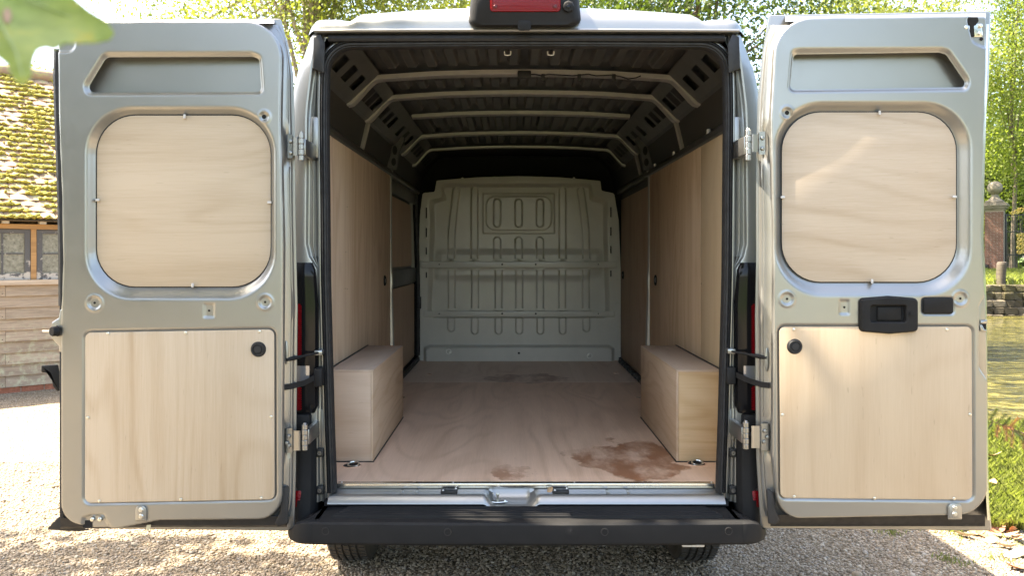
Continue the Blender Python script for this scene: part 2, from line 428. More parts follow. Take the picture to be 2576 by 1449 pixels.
# side of the roof corner down to the pillars
for s in (-1, 1):
    # rear corner pillar: side panel, rounded edge, rear face, rebate, flange to the seal
    rows = []
    for z in list(np.linspace(0.60, 1.55, 16)) + list(np.linspace(1.60, 2.47, 18)) + [2.511]:
        xo, xf, xs = Xo(z), Xf(min(z, 2.5)), Xs(z); xc = xs + 0.038
        j = 0.012 * math.exp(-((z - 2.10) / 0.055) ** 2) + 0.012 * math.exp(-((z - 0.9) / 0.05) ** 2)   # pressed pockets behind the hinges
        rows.append([(s * x, y, z) for x, y in ((xo, 0.42), (xo, 0.11), (xo - 0.006, 0.062), (xo - 0.022, 0.027), (xo - 0.045, 0.010), (xf + 0.010, 0.0), (xf + 0.003, 0.002), (xf - 0.001, 0.009),
                     (xf - 0.003, 0.015 - j), (xf - 0.008, 0.017 - j), (xf * 0.62 + xc * 0.38, 0.013 - j), (xf * 0.55 + xc * 0.45, 0.009 - j), (xf * 0.45 + xc * 0.55, 0.012), (xc + 0.012, 0.026), (xc + 0.004, 0.030), (xc, 0.022), (xc - 0.005, 0.006), (xs + 0.02, 0.004))])
    MB().loft(rows).build('rear_pillar', SILVER, van, True, 28)
    # pressed hinge pads and the seam line on the pillar
    for z0_, z1_ in ((2.0, 2.17), (0.80, 0.98)):
        xa, xb = Xs(z0_) + 0.034, Xf(z1_) - 0.004
        MB().box((s * xa, 0.006, z0_), (s * (xb - 0.004), 0.050, z1_), 0.007).build('hinge_pad', SILVER, van, True, 40)
    # black corner cover of the gutter
    def mpc(u, v, o=0.0): return at(u if s < 0 else 2648.4 - u, v, -0.012 - o)
    c = [(789, 92), (806, 84), (818, 110), (816, 185), (806, 180), (786, 172), (787, 150)]
    m = MB(); m.prism(rpoly(c, 4, 3), mpc, 0.03, -0.03, 3); m.build('gutter_cover', RUBBER, van, True, 30)

# header over the opening
m = MB(); prof = [(-0.040, 2.500), (-0.044, 2.506), (-0.040, 2.513), (-0.025, 2.515), (0.03, 2.515), (0.03, 2.500)]
m.loft([[(x, y, z + 0.003 * (1 - (x / 0.85) ** 2)) for y, z in prof] for x in np.linspace(-0.853, 0.853, 20)], True, True)
m.build('drip_edge', SILVER, van, True, 30)
m = MB(); prof = [(-0.020, 2.470), (-0.026, 2.480), (-0.022, 2.492), (-0.012, 2.4985), (0.03, 2.4985), (0.03, 2.470)]
m.loft([[(x, y, z) for y, z in prof] for x in np.linspace(-0.80, 0.80, 12)], True, True); m.build('header_strip', RUBBER, van, True, 30)
sweep([(0.032, 0.010), (0.032, 0.003), (0.040, 0.003), (0.048, 0.011), (0.048, 0.04), (0.032, 0.04)], 'opening_flange', SILVER, van)
seal = sweep([(0.001, 0.002), (-0.003, 0.014), (0.000, 0.030), (0.004, 0.045), (0.030, 0.045), (0.034, 0.01), (0.0335, -0.008), (0.031, -0.011), (0.0285, -0.006), (0.026, -0.012), (0.0225, -0.014), (0.0195, -0.008), (0.016, -0.014), (0.010, -0.013), (0.0075, -0.006), (0.004, -0.006)], 'door_seal', RUBBER, van)
# catch plate and two loops at the header
MB().box((-0.055, 0.035, 2.462), (0.060, 0.02, 2.474), 0.002).build('catch_plate', PLASTIC, van)
for u in (1277, 1385):
    x = ax(u, 0.09); MB().tube([(x - 0.013, 0.07, 2.452), (x - 0.012, 0.07, 2.438), (x, 0.072, 2.436), (x + 0.012, 0.07, 2.438), (x + 0.013, 0.07, 2.452)], 0.0028, 6).build('wire_loop', CLIP, van)

# high brake light
bl = MB(); Yb = -0.03
c = rpoly([(1178, 60), (1185, -10), (1215, -48), (1425, -48), (1456, -10), (1462, 55), (1440, 68), (1200, 68)], [14, 20, 30, 30, 20, 16, 12, 12], 5)
def mpb(u, v, o=0.0): return at(u, v, Yb - o)
def inset(c, k, cu=1320, cv=10): return [(cu + (u - cu) * k, cv + (v - cv) * k) for u, v in c]
bl.loft([[mpb(u, v, -0.16) for u, v in c], [mpb(u, v, 0.0) for u, v in c], [mpb(u, v, 0.022) for u, v in inset(c, 0.985)], [mpb(u, v, 0.036) for u, v in inset(c, 0.95)], [mpb(u, v, 0.045) for u, v in inset(c, 0.88)]], True, True)
blo = bl.build('brake_light', PLASTIC, van, True, 40)
tag(blo, 'black roof housing with red stop lamp and small camera')
MB().prism(rect(1232, -28, 1411, 29, 10), mpb, 0.052, 0.03, 5).build('lamp_lens', REDLENS, blo)
for u in (1246, 1397): MB().prism(circ(u, 15, 5, 12), mpb, 0.055, 0.05, 1).build('screw', simple('dark_screw', (0.1, 0.02, 0.02), 0.3, 0.5), blo)
MB().prism(circ(1430, 15, 15, 8), mpb, 0.058, 0.03, 4).build('camera_pod', PLASTIC, blo)
MB().prism(circ(1430, 15, 6, 14), mpb, 0.060, 0.05, 2).build('camera_lens', GLOSSBLACK, blo)
MB().prism(rect(1302, 49, 1336, 76, 7), mpb, 0.048, 0.01, 3).build('washer_pod', PLASTIC, blo)

# ------------------------------------------------------------------ tail lights, bumper, sill
for s in (-1, 1):
    def P(x, y, z): return (s * x, y, z)
    secs = []
    zs = list(np.linspace(0.965, 1.575, 22))
    for i, z in enumerate(zs):
        e = 1 - abs(2 * i / (len(zs) - 1) - 1); tp = min(1, e / 0.12); k = 0.012 * (1 - math.sqrt(max(0, 1 - (1 - tp) ** 2)))
        lean = 0.010 * max(0, (z - 1.40) / 0.175)
        secs.append([P(x, y, z) for x, y in ((0.846 + lean + k, 0.03), (0.846 + lean + k, -0.012 + k), (0.852 + lean + k, -0.022 + k), (0.872 + lean, -0.028 + k), (0.90, -0.030 + k), (0.955, -0.024 + k), (1.0, 0.0 + k), (1.03 - k, 0.06), (1.034 - k, 0.15), (1.02, 0.24), (0.95, 0.24))])
    tl = MB(); tl.loft(secs, True, True); t = tl.build('tail_light', GLOSSBLACK, van, True, 40)
    for z0_, z1_ in ((1.205, 1.405), (0.985, 1.075)):
        m = MB(); nn = int((z1_ - z0_) / 0.0085)
        for i in range(nn):
            z = z0_ + (z1_ - z0_) * i / nn; m.loft([[P(x, y, z + q) for x, y in ((0.903, -0.0345), (0.918, -0.0355), (0.96, -0.028), (1.005, -0.001), (1.037, 0.06), (1.04, 0.13))] for q in (0.0, 0.006)])
        m.loft([[P(x, y, z) for x, y in ((0.908, -0.0325), (0.92, -0.0335), (0.96, -0.026), (1.003, 0.0), (1.035, 0.06), (1.037, 0.13))] for z in (z0_ - 0.004, z1_ + 0.004)])
        m.build('lamp_lens', REDLENS, t)
    m = MB(); m.loft([[P(x, y, z) for x, y in ((0.872, -0.0325), (0.90, -0.0345), (0.95, -0.029), (1.003, 0.0), (1.036, 0.06))] for z in (1.098, 1.16)])
    m.build('reversing_lens', simple('clear_lens', (0.35, 0.36, 0.38), 0.1, 0.6, 0.5, 0.5), t)
    # dark lower trim under the lamp and the upright bumper end
    m = MB(); m.box(P(0.872, -0.030, 0.895), P(1.02, 0.2, 0.963), 0.010); m.build('lamp_trim', PLASTIC, van)

# bumper: main beam with a ribbed step, two wrapped ends
BY = -0.20
prof = [(0.02, 0.612), (0.0, 0.612), (-0.012, 0.604), (-0.014, 0.590), (-0.17, 0.590), (-0.194, 0.588), (-0.202, 0.581), (-0.2055, 0.550), (-0.2045, 0.512), (-0.196, 0.502), (-0.05, 0.500), (0.02, 0.52)]
m = MB(); m.loft([[(x, y - (0.012 * (1 - (x / 0.82) ** 2) if y < -0.1 else 0), z - (0.022 * float(sst((0.125 - abs(x + 0.060)) / 0.05)) if z > 0.6 else 0)) for y, z in prof] for x in sorted(list(np.linspace(-0.817, 0.817, 24)) + list(np.linspace(-0.19, 0.07, 21)))], True, True)
bump_o = m.build('bumper', PLASTIC, van, True, 35); tag(bump_o, 'textured black plastic bumper with ribbed step')
for i in range(6):
    y = -0.050 - i * 0.0205
    m = MB(); hw = 0.715 + 0.008 * i
    pr = [(y + 0.0065, 0.589), (y + 0.0045, 0.599), (y, 0.601), (y - 0.0045, 0.599), (y - 0.0065, 0.589)]
    m.loft([[(x, yy, zz) for yy, zz in pr] for x in np.linspace(-hw, hw, 10)], True, True)
    m.build('step_rib', PLASTIC, bump_o)
for u in (820, 1127, 1520, 1832):
    x = ax(u, BY); yq = -0.203 - 0.012 * (1 - (x / 0.82) ** 2)
    MB().lathe([(0.001, -0.0015), (0.0085, -0.0015), (0.0095, 0.0), (0.0105, 0.0005), (0.0115, 0.003), (0.0145, 0.003), (0.015, 0.0), (0.015, -0.006)], (x, yq, az(1336, BY)), (0, -1, 0), 24).build('parking_sensor', simple('sensor_plastic', (0.02, 0.02, 0.021), 0.35), bump_o)
for u in (866, 1145, 1453, 1791):
    x = ax(u, 0.0)
    MB().lathe([(0.001, 0.001), (0.004, 0.001), (0.005, 0.005), (0.009, 0.005), (0.0095, 0.0)], (x, -0.0125, 0.603 + 0.003), (0, -1, 0), 14).build('screw', simple('screw_cap', (0.09, 0.09, 0.09), 0.4, 0.6), bump_o)
m = MB()
for u in (1015, 1780):
    pass
plan = [(0.800, -0.196), (0.8195, -0.2035), (0.858, -0.200), (0.890, -0.184), (0.916, -0.152), (0.936, -0.105), (0.958, -0.03), (0.98, 0.08), (1.0, 0.25), (1.005, 0.55)]
for s in (-1, 1):
    rows = []
    for i, (x, y) in enumerate(plan):
        i = max(0, i - 1); n = Vector((1, 0)) if i > 5 else Vector((math.sin(i / 6 * math.pi / 2), -math.cos(i / 6 * math.pi / 2)))
        up = float(np.interp(i, [0, 2, 3, 4, 8], [0.590, 0.590, 0.591, 0.592, 0.60])) 
        pr = [(-0.05, 0.500), (-0.010, 0.502), (0.0, 0.512), (0.002, 0.550), (-0.002, 0.581), (-0.010, 0.588), (-0.030, up), (-0.185, up)]
        kz_ = (1, 1, 0.9, 0.5, 0.34, 0.34, 0.34, 0.6, 0.8)[min(i, 8)]
        rows.append([(s * (x + n.x * d), y + n.y * d, 0.5 + (z - 0.5) * kz_) for d, z in pr])
    ec = MB(); ec.loft(rows, False); e = ec.build('bumper_end', PLASTIC, van, True, 35)
    # upright rising behind the end cap, beside the opening
    prn = [(0.850, 0.03), (0.852, -0.030), (0.862, -0.048), (0.885, -0.058), (0.912, -0.058), (0.94, -0.040), (0.975, 0.0), (1.012, 0.08), (1.014, 0.3)]
    rows = []
    for z, k in ((0.50, 0.985), (0.55, 0.992), (0.62, 1.0), (0.75, 1.0), (0.85, 1.0), (0.886, 1.0), (0.893, 0.997)):
        sl_ = -0.02 * max(0.0, (0.70 - z) / 0.2)
        rows.append([(s * x * (k if x > 0.9 else 1), y + sl_ * (1 if 0 < i < 7 else 0) + (0.006 if z > 0.89 else 0), z) for i, (x, y) in enumerate(prn)])
    m = MB(); m.loft(rows); m.f.append(tuple(range(len(m.v) - len(prn), len(m.v)))); m.build('upright_trim', PLASTIC, e, True, 35)
    MB().box((s * 0.895, -0.0655, 0.600), (s * 0.945, -0.030, 0.668), 0.006).build('reflector', REDLENS, e)
    MB().box((s * 0.889, -0.0628, 0.592), (s * 0.951, -0.030, 0.677), 0.006).build('reflector_surround', RUBBER, e)
    for z in (0.802, 0.650):
        MB().box((s * 0.823, -0.004, z - 0.018), (s * 0.851, 0.03, z + 0.018), 0.003).build('fixing_tab', RUBBER, e)
        MB().lathe([(0.001, 0.002), (0.003, 0.002), (0.004, 0.005), (0.0085, 0.005), (0.0095, 0.0)], (s * 0.838, -0.004, z), (0, -1, 0), 14).build('screw', simple('tab_screw', (0.16, 0.16, 0.16), 0.35, 0.8), e)
# towing eye plate, light, under the bumper at the right
MB().box((ax(1712, -0.15), -0.18, 0.485), (ax(1768, -0.15), -0.10, 0.499), 0.004).build('tow_bracket', CLIP, van)

# sill: pressed load edge with a pocket for the striker
prof = [(0.060, 0.648), (0.052, 0.640), (0.010, 0.634), (-0.004, 0.633), (-0.012, 0.630), (-0.024, 0.619), (-0.034, 0.609), (-0.036, 0.604), (-0.030, 0.599), (0.03, 0.599)]
def sill_row(x):
    k = float(sst((0.115 - abs(x + 0.060)) / 0.055))
    return [(x, y - (0.012 * k if z < 0.63 else 0), z - 0.036 * k * (1 if 0.6 < z < 0.636 else (0.55 if z >= 0.636 and y < 0.055 else (0.25 if z < 0.6 else 0)))) for y, z in prof]
m = MB(); xs_ = sorted(set(list(np.linspace(-0.800, 0.800, 60)) + list(np.linspace(-0.2, 0.08, 40))))
m.loft([sill_row(x) for x in xs_]); sill = m.build('load_sill', SILVER, van, True, 50)
for u in (1047, 1010, 1530, 1582):
    x = ax(u, 0); MB().box((x - 0.006, -0.004, 0.6345), (x + 0.006, 0.046, 0.6405), 0.002).build('sill_bead', SILVER, sill)
for u in (1129, 1411):
    x = ax(u, 0.0); b_ = MB().box((x - 0.034, 0.000, 0.633), (x + 0.034, 0.044, 0.646), 0.003).build('rubber_buffer', RUBBER, sill)
    for dx, dy in ((-0.024, 0.010), (0.026, 0.034)):
        MB().lathe([(0.0, 0.003), (0.003, 0.003), (0.005, 0.001), (0.0055, 0.0)], (x + dx, dy, 0.6458), (0, 0, 1), 12).build('screw', ZINC, sill)
xk = ax(1252, 0.0)
m = MB(); m.prism(rpoly([(-0.045, 0.0), (-0.02, -0.012), (0.02, -0.012), (0.045, 0.0), (0.02, 0.012), (-0.02, 0.012)], 0.006, 3), lambda u, v, o=0: (xk + u, 0.004 + v, o), 0.6045, 0.600, 0)
m.tube([(xk, 0.004, 0.602), (xk, 0.004, 0.630)], [0.0045, 0.0045], 10); m.box((xk - 0.0075, -0.003, 0.628), (xk + 0.0075, 0.011, 0.636), 0.002)
m.tube([(xk - 0.04, -0.006, 0.6055), (xk, -0.012, 0.603), (xk + 0.04, -0.006, 0.6055)], 0.002, 6)
m.build('striker', ZINC, sill)
for dx in (-0.03, 0.03): MB().lathe([(0.0, 0.004), (0.004, 0.004), (0.0055, 0.001), (0.006, 0.0)], (xk + dx, 0.006, 0.6045), (0, 0, 1), 12).build('screw', ZINC, sill)

# ------------------------------------------------------------------ load floor, wheel boxes, wall lining
FL = ply('floor_ply', (0.77, 0.53, 0.375), (0.61, 0.40, 0.27), 'y', 2.3, 3.4, 0.8, stains=((0.50, 0.46, 0.28, 0.34, 0.9), (-0.05, 0.22, 0.10, 0.085, 0.7), (0.03, 2.80, 0.33, 0.22, 0.8)), rough=0.52)
Y1 = 3.83
m = MB(); m.box((-0.905, 0.054, FLOOR - 0.015), (0.905, 2.618, FLOOR)); lf = m.build('load_floor', FL, van, False)
MB().box((-0.905, 2.6235, FLOOR - 0.015), (0.905, Y1 + 0.02, FLOOR)).build('floor_board', ply('front_floor_ply', (0.82, 0.64, 0.51), (0.68, 0.50, 0.38), 'y', 9.3, 3.4, 0.7, stains=((0.03, 2.80, 0.33, 0.22, 0.8),), rough=0.55), lf, False)
MB().box((-0.905, 0.08, FLOOR - 0.03), (0.905, 4.2, FLOOR - 0.016)).build('floor_pan', INNER, van, False)
x0, x1 = ax(848, 0.05), ax(1797, 0.05)
m = MB(); m.box((x0, 0.0475, FLOOR - 0.016), (x1, 0.0525, FLOOR + 0.0025), 0.0008); m.box((x0, 0.0525, FLOOR + 0.0003), (x1, 0.078, FLOOR + 0.0025), 0.0006)
tr = m.build('edge_trim', ALU, van)
for u in (860, 1140, 1445, 1790): MB().lathe([(0.0, 0.003), (0.003, 0.0025), (0.005, 0.0)], (ax(u, 0.065), 0.065, FLOOR + 0.0025), (0, 0, 1), 12).build('screw', ZINC, tr)
for u, v, s in ((885, 1172, 1.0), (1752, 1168, 1.0), (1012, 1001, 0.55), (1606, 1001, 0.55), (1080, 942, 0.5), (1550, 940, 0.5)):
    Y = (CAM[2] - FLOOR) * F / (v - V0) + CAM[1]; x = ax(u, Y)
    lp = MB().lathe([(0.0, 0.0012), (0.040 * s, 0.0012), (0.040 * s, 0.0012)], (x, Y, FLOOR), (0, 0, 1), 24).build('lashing_cup', HOLE, lf)
    MB().torus((x, Y, FLOOR + 0.0015), (0, 0, 1), 0.041 * s, 0.0025, 28, 6).build('cup_rim', FL, lf)
    if s == 1: MB().torus((x + 0.006, Y + 0.008, FLOOR + 0.004), (0, -0.25, 1), 0.024, 0.004, 20, 6).build('lashing_ring', ZINC, lf)

BXI, BY0, BY1, BZ = 0.692, 0.39, 1.36, 1.081
BOXT = ply('box_ply_top', (0.56, 0.43, 0.33), (0.46, 0.33, 0.24), 'y', 6.1, 4.0, 0.7)
BOXS = ply('box_ply_side', (0.60, 0.46, 0.34), (0.48, 0.34, 0.23), 'y', 8.2, 4.5, 0.9)
BOXE = [ply('box_ply_end_pale', (0.60, 0.46, 0.35), (0.50, 0.36, 0.26), 'x', 3.2, 4.0, 0.8), ply('box_ply_end_warm', (0.63, 0.46, 0.28), (0.52, 0.35, 0.19), 'x', 5.7, 4.0, 0.8)]
for i, s in enumerate((-1, 1)):
    tp = MB().box((s * BXI, BY0, BZ - 0.009), (s * 0.9, BY1, BZ), 0.0012).build('wheel_box', BOXT, van)
    MB().box((s * (BXI + 0.001), BY0 + 0.001, FLOOR + 0.003), (s * (BXI + 0.0095), BY1, BZ - 0.0095), 0.0008).build('side_panel', BOXS, tp)
    MB().box((s * (BXI + 0.0105), BY0 + 0.001, FLOOR + 0.003), (s * 0.9, BY0 + 0.0095, BZ - 0.0095), 0.0008).build('end_panel', BOXE[i], tp)
    MB().box((s * (BXI + 0.0105), BY1 - 0.009, FLOOR + 0.003), (s * 0.9, BY1 - 0.001, BZ - 0.0095)).build('end_panel', BOXS, tp)
    MB().box((s * (BXI - 0.003), BY0 - 0.003, FLOOR + 0.0002), (s * 0.9, BY1 + 0.002, FLOOR + 0.0045)).build('shadow_gap_strip', RUBBER, tp, False)  # black strip in place of the shadow gap round the box
    MB().box((s * 0.893, BY0, BZ), (s * 0.9, BY1, BZ + 0.004)).build('shadow_gap_strip', RUBBER, tp, False)

WL = ply('wall_ply_left', (0.66, 0.52, 0.395), (0.52, 0.375, 0.265), 'z', 1.4, 4.5, 1.0)
WR = ply('wall_ply_right', (0.62, 0.465, 0.32), (0.49, 0.335, 0.21), 'z', 12.4, 4.5, 0.9)
WR2 = ply('wall_ply_right_pale', (0.63, 0.49, 0.32), (0.54, 0.40, 0.25), 'z', 17.4, 4.5, 0.7)
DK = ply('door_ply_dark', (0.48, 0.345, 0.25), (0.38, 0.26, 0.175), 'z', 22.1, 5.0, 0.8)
WT = 2.16
lw = MB().box((-0.909, 0.12, FLOOR), (-0.900, 2.215, WT), 0.001).build('wall_lining', WL, van)
rw = MB().box((0.909, 0.793, FLOOR), (0.900, 2.235, WT), 0.001).build('wall_lining', WR, van)
MB().box((0.909, 0.12, FLOOR), (0.9005, 0.790, WT), 0.001).build('wall_lining', WR2, van)
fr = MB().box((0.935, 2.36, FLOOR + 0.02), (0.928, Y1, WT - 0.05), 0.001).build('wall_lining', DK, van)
def grommet(x, sx, Y, z, par):
    g = MB().torus((x, Y, z), (1, 0, 0), 0.028, 0.008, 24, 8).build('grommet', PLASTIC, par)
    MB().lathe([(0.0, 0.002), (0.024, 0.002), (0.026, 0.0)], (x - sx * 0.001, Y, z), (-sx, 0, 0), 20).build('grommet_centre', ZINC, par)
for u, v, sx, X, par in ((967, 706, -1, -0.9, lw), (1650, 705, 1, 0.9, rw), (1568, 692, 1, 0.928, fr)):
    Z = (X - CAM[0]) * F / (u - U0); grommet(X - sx * 0.001, sx, Z + CAM[1], CAM[2] - (v - V0) * Z / F, par)
for u, v, X, par in ((870, 634, -0.9, lw), (873, 480 + 40, -0.9, lw), (868, 726, -0.9, lw), (873, 727, -0.9, lw), (1702, 469, 0.9, rw), (1712, 632, 0.9, rw), (1711, 714, 0.9, rw), (1764, 714, 0.9, rw)):
    Z = (X - CAM[0]) * F / (u - U0); sx = 1 if X > 0 else -1
    MB().lathe([(0.0, 0.0015), (0.004, 0.001), (0.0045, 0.0)], (X, Z + CAM[1], CAM[2] - (v - V0) * Z / F), (-sx, 0, 0), 10).build('screw', simple('dull_screw', (0.25, 0.2, 0.15), 0.4, 0.7), par)

# ------------------------------------------------------------------ inner steel: rails, recessed upper sides, cant rails, roof, bows, pillars
for s in (-1, 1):
    def P(x, y, z): return (s * x, y, z)
    # waist rail over the lining
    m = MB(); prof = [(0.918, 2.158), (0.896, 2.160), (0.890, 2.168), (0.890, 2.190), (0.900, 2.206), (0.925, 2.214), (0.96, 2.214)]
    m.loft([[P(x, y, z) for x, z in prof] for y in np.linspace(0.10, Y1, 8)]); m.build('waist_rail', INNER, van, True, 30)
    # inner face of the outer side
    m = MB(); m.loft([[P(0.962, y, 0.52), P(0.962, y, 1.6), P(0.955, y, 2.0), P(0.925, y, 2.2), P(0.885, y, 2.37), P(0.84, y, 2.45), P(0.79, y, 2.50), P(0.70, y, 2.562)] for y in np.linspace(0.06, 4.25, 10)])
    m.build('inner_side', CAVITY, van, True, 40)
    # cant rail: slanted strip with square holes between the bows
    a, b = Vector((0.868, 0, 2.375)), Vector((0.722, 0, 2.515))
    def C(t, y): p = a.lerp(b, t); return P(p.x, y, p.z)
    m = MB(); ys = [0.10]; holes = []
    for y0_, y1_ in ((0.10, 0.70), (0.78, 1.18), (1.26, 1.78), (1.88, 2.58), (2.70, 3.22), (3.32, 3.80)):
        n = 3
        for i in range(n):
            c = y0_ + (y1_ - y0_) * (i + 0.62) / (n + 0.25); hw = 0.050
            holes.append((c - hw, c + hw))
    y = 0.10
    for h0, h1 in holes:
        m.loft([[C(0, y), C(0.24, y), C(0.66, y), C(1, y)], [C(0, h0), C(0.24, h0), C(0.66, h0), C(1, h0)]])
        m.loft([[C(0, h0), C(0.24, h0)], [C(0, h1), C(0.24, h1)]]); m.loft([[C(0.66, h0), C(1, h0)], [C(0.66, h1), C(1, h1)]])
        y = h1
    m.loft([[C(0, y), C(1, y)], [C(0, Y1), C(1, Y1)]])
    dd = Vector((0.03, 0, 0.03)); n0 = len(m.v)
    m.loft([[C(0, 0.10), P(a.x + 0.02, 0.10, a.z - 0.012), P(a.x + 0.06, 0.10, a.z - 0.012)], [C(0, Y1), P(a.x + 0.02, Y1, a.z - 0.012), P(a.x + 0.06, Y1, a.z - 0.012)]])
    m.build('cant_rail', INNER, van, True, 30)

def roof_h(X, Y):
    z = 2.560 - 0.02 * (X / 0.72) ** 2
    per = 0.0985
    w = (np.abs(((X / per) % 1.0) - 0.5) * 2)
    rib = sst((w - 0.42) / 0.2)
    fade = np.zeros_like(Y)
    for y0_, y1_ in ((0.06, 0.66), (0.86, 1.13), (1.33, 1.74), (1.94, 2.55), (2.75, 3.2)):
        fade = np.maximum(fade, sst((Y - y0_ + 0.0) / 0.04) * sst((y1_ - Y) / 0.05))
    return z + 0.032 * (rib - 1) * fade * sst((0.69 - np.abs(X)) / 0.03)
gx, gy = np.meshgrid(np.linspace(-0.74, 0.74, 300), np.linspace(0.05, 4.25, 190))
gv = np.stack([gx, gy, roof_h(gx, gy)], -1).reshape(-1, 3); idx = np.arange(gx.size).reshape(gx.shape)
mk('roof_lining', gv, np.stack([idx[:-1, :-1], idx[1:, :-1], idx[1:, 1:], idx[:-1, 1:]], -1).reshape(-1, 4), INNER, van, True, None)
BOW = simple('lit_bow_steel', (0.37, 0.355, 0.33), 0.40, 0.35, 0.5, var=0.06)  # cargo steel in a lighter colour, for the light the bows catch
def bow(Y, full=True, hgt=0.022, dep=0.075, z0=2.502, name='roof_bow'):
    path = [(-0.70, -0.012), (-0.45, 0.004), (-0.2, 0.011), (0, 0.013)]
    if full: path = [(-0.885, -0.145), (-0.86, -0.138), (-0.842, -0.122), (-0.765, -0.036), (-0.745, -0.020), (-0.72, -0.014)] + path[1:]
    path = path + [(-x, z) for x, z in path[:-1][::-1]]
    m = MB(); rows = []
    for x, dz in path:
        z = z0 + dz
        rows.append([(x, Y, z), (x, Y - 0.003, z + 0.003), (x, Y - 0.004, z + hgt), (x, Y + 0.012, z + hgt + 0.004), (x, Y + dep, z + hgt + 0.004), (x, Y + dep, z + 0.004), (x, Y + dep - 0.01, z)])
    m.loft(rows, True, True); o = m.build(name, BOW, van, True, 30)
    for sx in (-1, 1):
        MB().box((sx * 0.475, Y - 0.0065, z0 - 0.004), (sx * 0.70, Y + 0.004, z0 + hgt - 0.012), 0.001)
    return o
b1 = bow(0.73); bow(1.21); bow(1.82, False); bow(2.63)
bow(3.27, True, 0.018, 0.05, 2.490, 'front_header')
# cable along the first bow, with clips and a small connector
cz = [at(u, v, 0.715) for u, v in ((1310, 188), (1345, 186), (1362, 190), (1380, 186), (1440, 190), (1480, 186), (1500, 190), (1540, 188), (1562, 192), (1580, 198), (1600, 195), (1612, 190))]
MB().tube(cz, 0.0035, 6).build('cable', RUBBER, van)
MB().box(at(1302, 176, 0.70), at(1336, 198, 0.72), 0.005).build('cable_connector', RUBBER, van)
for u in (1366, 1457, 1544): MB().box(at(u - 4, 185, 0.705), at(u + 4, 204, 0.722), 0.002).build('cable_clip', RUBBER, van)

for s in (-1, 1):
    def P(x, y, z): return (s * x, y, z)
    Yp = 2.225 if s < 0 else 2.245
    # tall pillar at the sliding door: bowed channel
    rows = []
    for z in np.linspace(FLOOR, 2.2, 40):
        xb = 0.912 - 0.05 * math.exp(-((z - 0.85) / 0.5) ** 2) * 0.35 - (0.15 * ((z - 2.15) / 0.35) ** 1.4 if z > 2.15 else 0)
        wv = 0.006 * math.exp(-((z - 1.43) / 0.05) ** 2)
        rows.append([P(x, y, z) for x, y in ((xb + 0.04, Yp - 0.004), (xb, Yp - 0.002), (xb - 0.012 - wv, Yp + 0.004), (xb - 0.016 - wv, Yp + 0.016), (xb - 0.014, Yp + 0.045), (xb + 0.004, Yp + 0.050), (xb + 0.006, Yp + 0.10), (xb + 0.05, Yp + 0.11))])
    pl = MB().loft(rows).build('side_pillar', metal_paint('pillar_steel', (0.36, 0.355, 0.34), 0.34, 0.55, 0.1), van, True, 30)
    for z, hz in ((1.36, 0.018), (1.27, 0.022), (1.12, 0.075), (0.95, 0.06)):
        MB().prism(circ(0, 0, 0.011, 16, hz), lambda u, v, o=0, z=z: P(0.905 - 0.0175 - o + 0.012, Yp + 0.031 + u, z + v), 0.008, 0.0, 0).build('pillar_slot', HOLE, pl)
    # gusset above the waist rail with two oval holes
    def G(u, v, o=0): return P(u, Yp - 0.02 - o, v)
    g = MB().prism(rpoly([(0.955, 2.205), (0.86, 2.205), (0.838, 2.33), (0.80, 2.42), (0.83, 2.44), (0.93, 2.30)], 0.012, 3), G, 0.0, -0.05, 0).build('gusset', INNER, van)
    for z, rz in ((2.335, 0.032), (2.255, 0.027)): MB().prism(circ(0.872 - 0.1 * (z - 2.29), z, 0.016, 18, rz), G, 0.003, 0.0, 0).build('gusset_hole', HOLE, g)
    # upright trims on the upper side
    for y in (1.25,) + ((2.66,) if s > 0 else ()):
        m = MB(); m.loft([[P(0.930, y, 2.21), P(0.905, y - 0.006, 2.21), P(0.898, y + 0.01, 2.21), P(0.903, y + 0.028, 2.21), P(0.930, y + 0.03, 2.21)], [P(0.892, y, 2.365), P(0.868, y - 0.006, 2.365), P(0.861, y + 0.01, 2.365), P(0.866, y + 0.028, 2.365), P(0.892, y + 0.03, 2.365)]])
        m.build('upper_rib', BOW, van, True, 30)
if True:
    for y, z in ((0.62, 2.225), (1.42, 2.225), (2.02, 2.225)):
        MB().box((0.893, y, 2.20), (0.905, y + 0.03, 2.222), 0.002).build('trim_clip', CLIP, van)

# sliding door on the left, seen from inside
def sx_(X): return lambda u, v, o=0.0: (X + o, u, v)
sd = MB()
sd.prism(rect(2.34, FLOOR + 0.03, 3.80, 2.18, 0.05), sx_(-0.948), 0.0, -0.01, 0)
sd.box((-0.94, 2.335, 1.37), (-0.918, 3.80, 1.50), 0.01); sd.box((-0.94, 2.335, 2.06), (-0.92, 3.80, 2.18), 0.01)
sdo = sd.build('sliding_door', INNER, van)
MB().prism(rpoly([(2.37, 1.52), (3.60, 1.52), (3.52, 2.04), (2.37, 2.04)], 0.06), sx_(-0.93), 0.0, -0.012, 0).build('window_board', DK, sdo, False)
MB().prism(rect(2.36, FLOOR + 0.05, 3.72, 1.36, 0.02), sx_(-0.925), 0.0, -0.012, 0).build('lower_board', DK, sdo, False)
m = MB(); m.loft([[(-0.935, 3.60, 1.50), (-0.915, 3.68, 1.50), (-0.935, 3.78, 1.50)], [(-0.94, 3.50, 2.12), (-0.922, 3.56, 2.12), (-0.94, 3.64, 2.12)]]); m.build('door_frame', metal_paint('olive_steel', (0.45, 0.46, 0.40), 0.4, 0.5, 0.1), sdo, True, 30)
MB().tube([(-0.905, 3.80, FLOOR + 0.05), (-0.905, 3.80, 1.4), (-0.92, 3.77, 2.2)], 0.022, 8).build('door_seal', RUBBER, sdo)
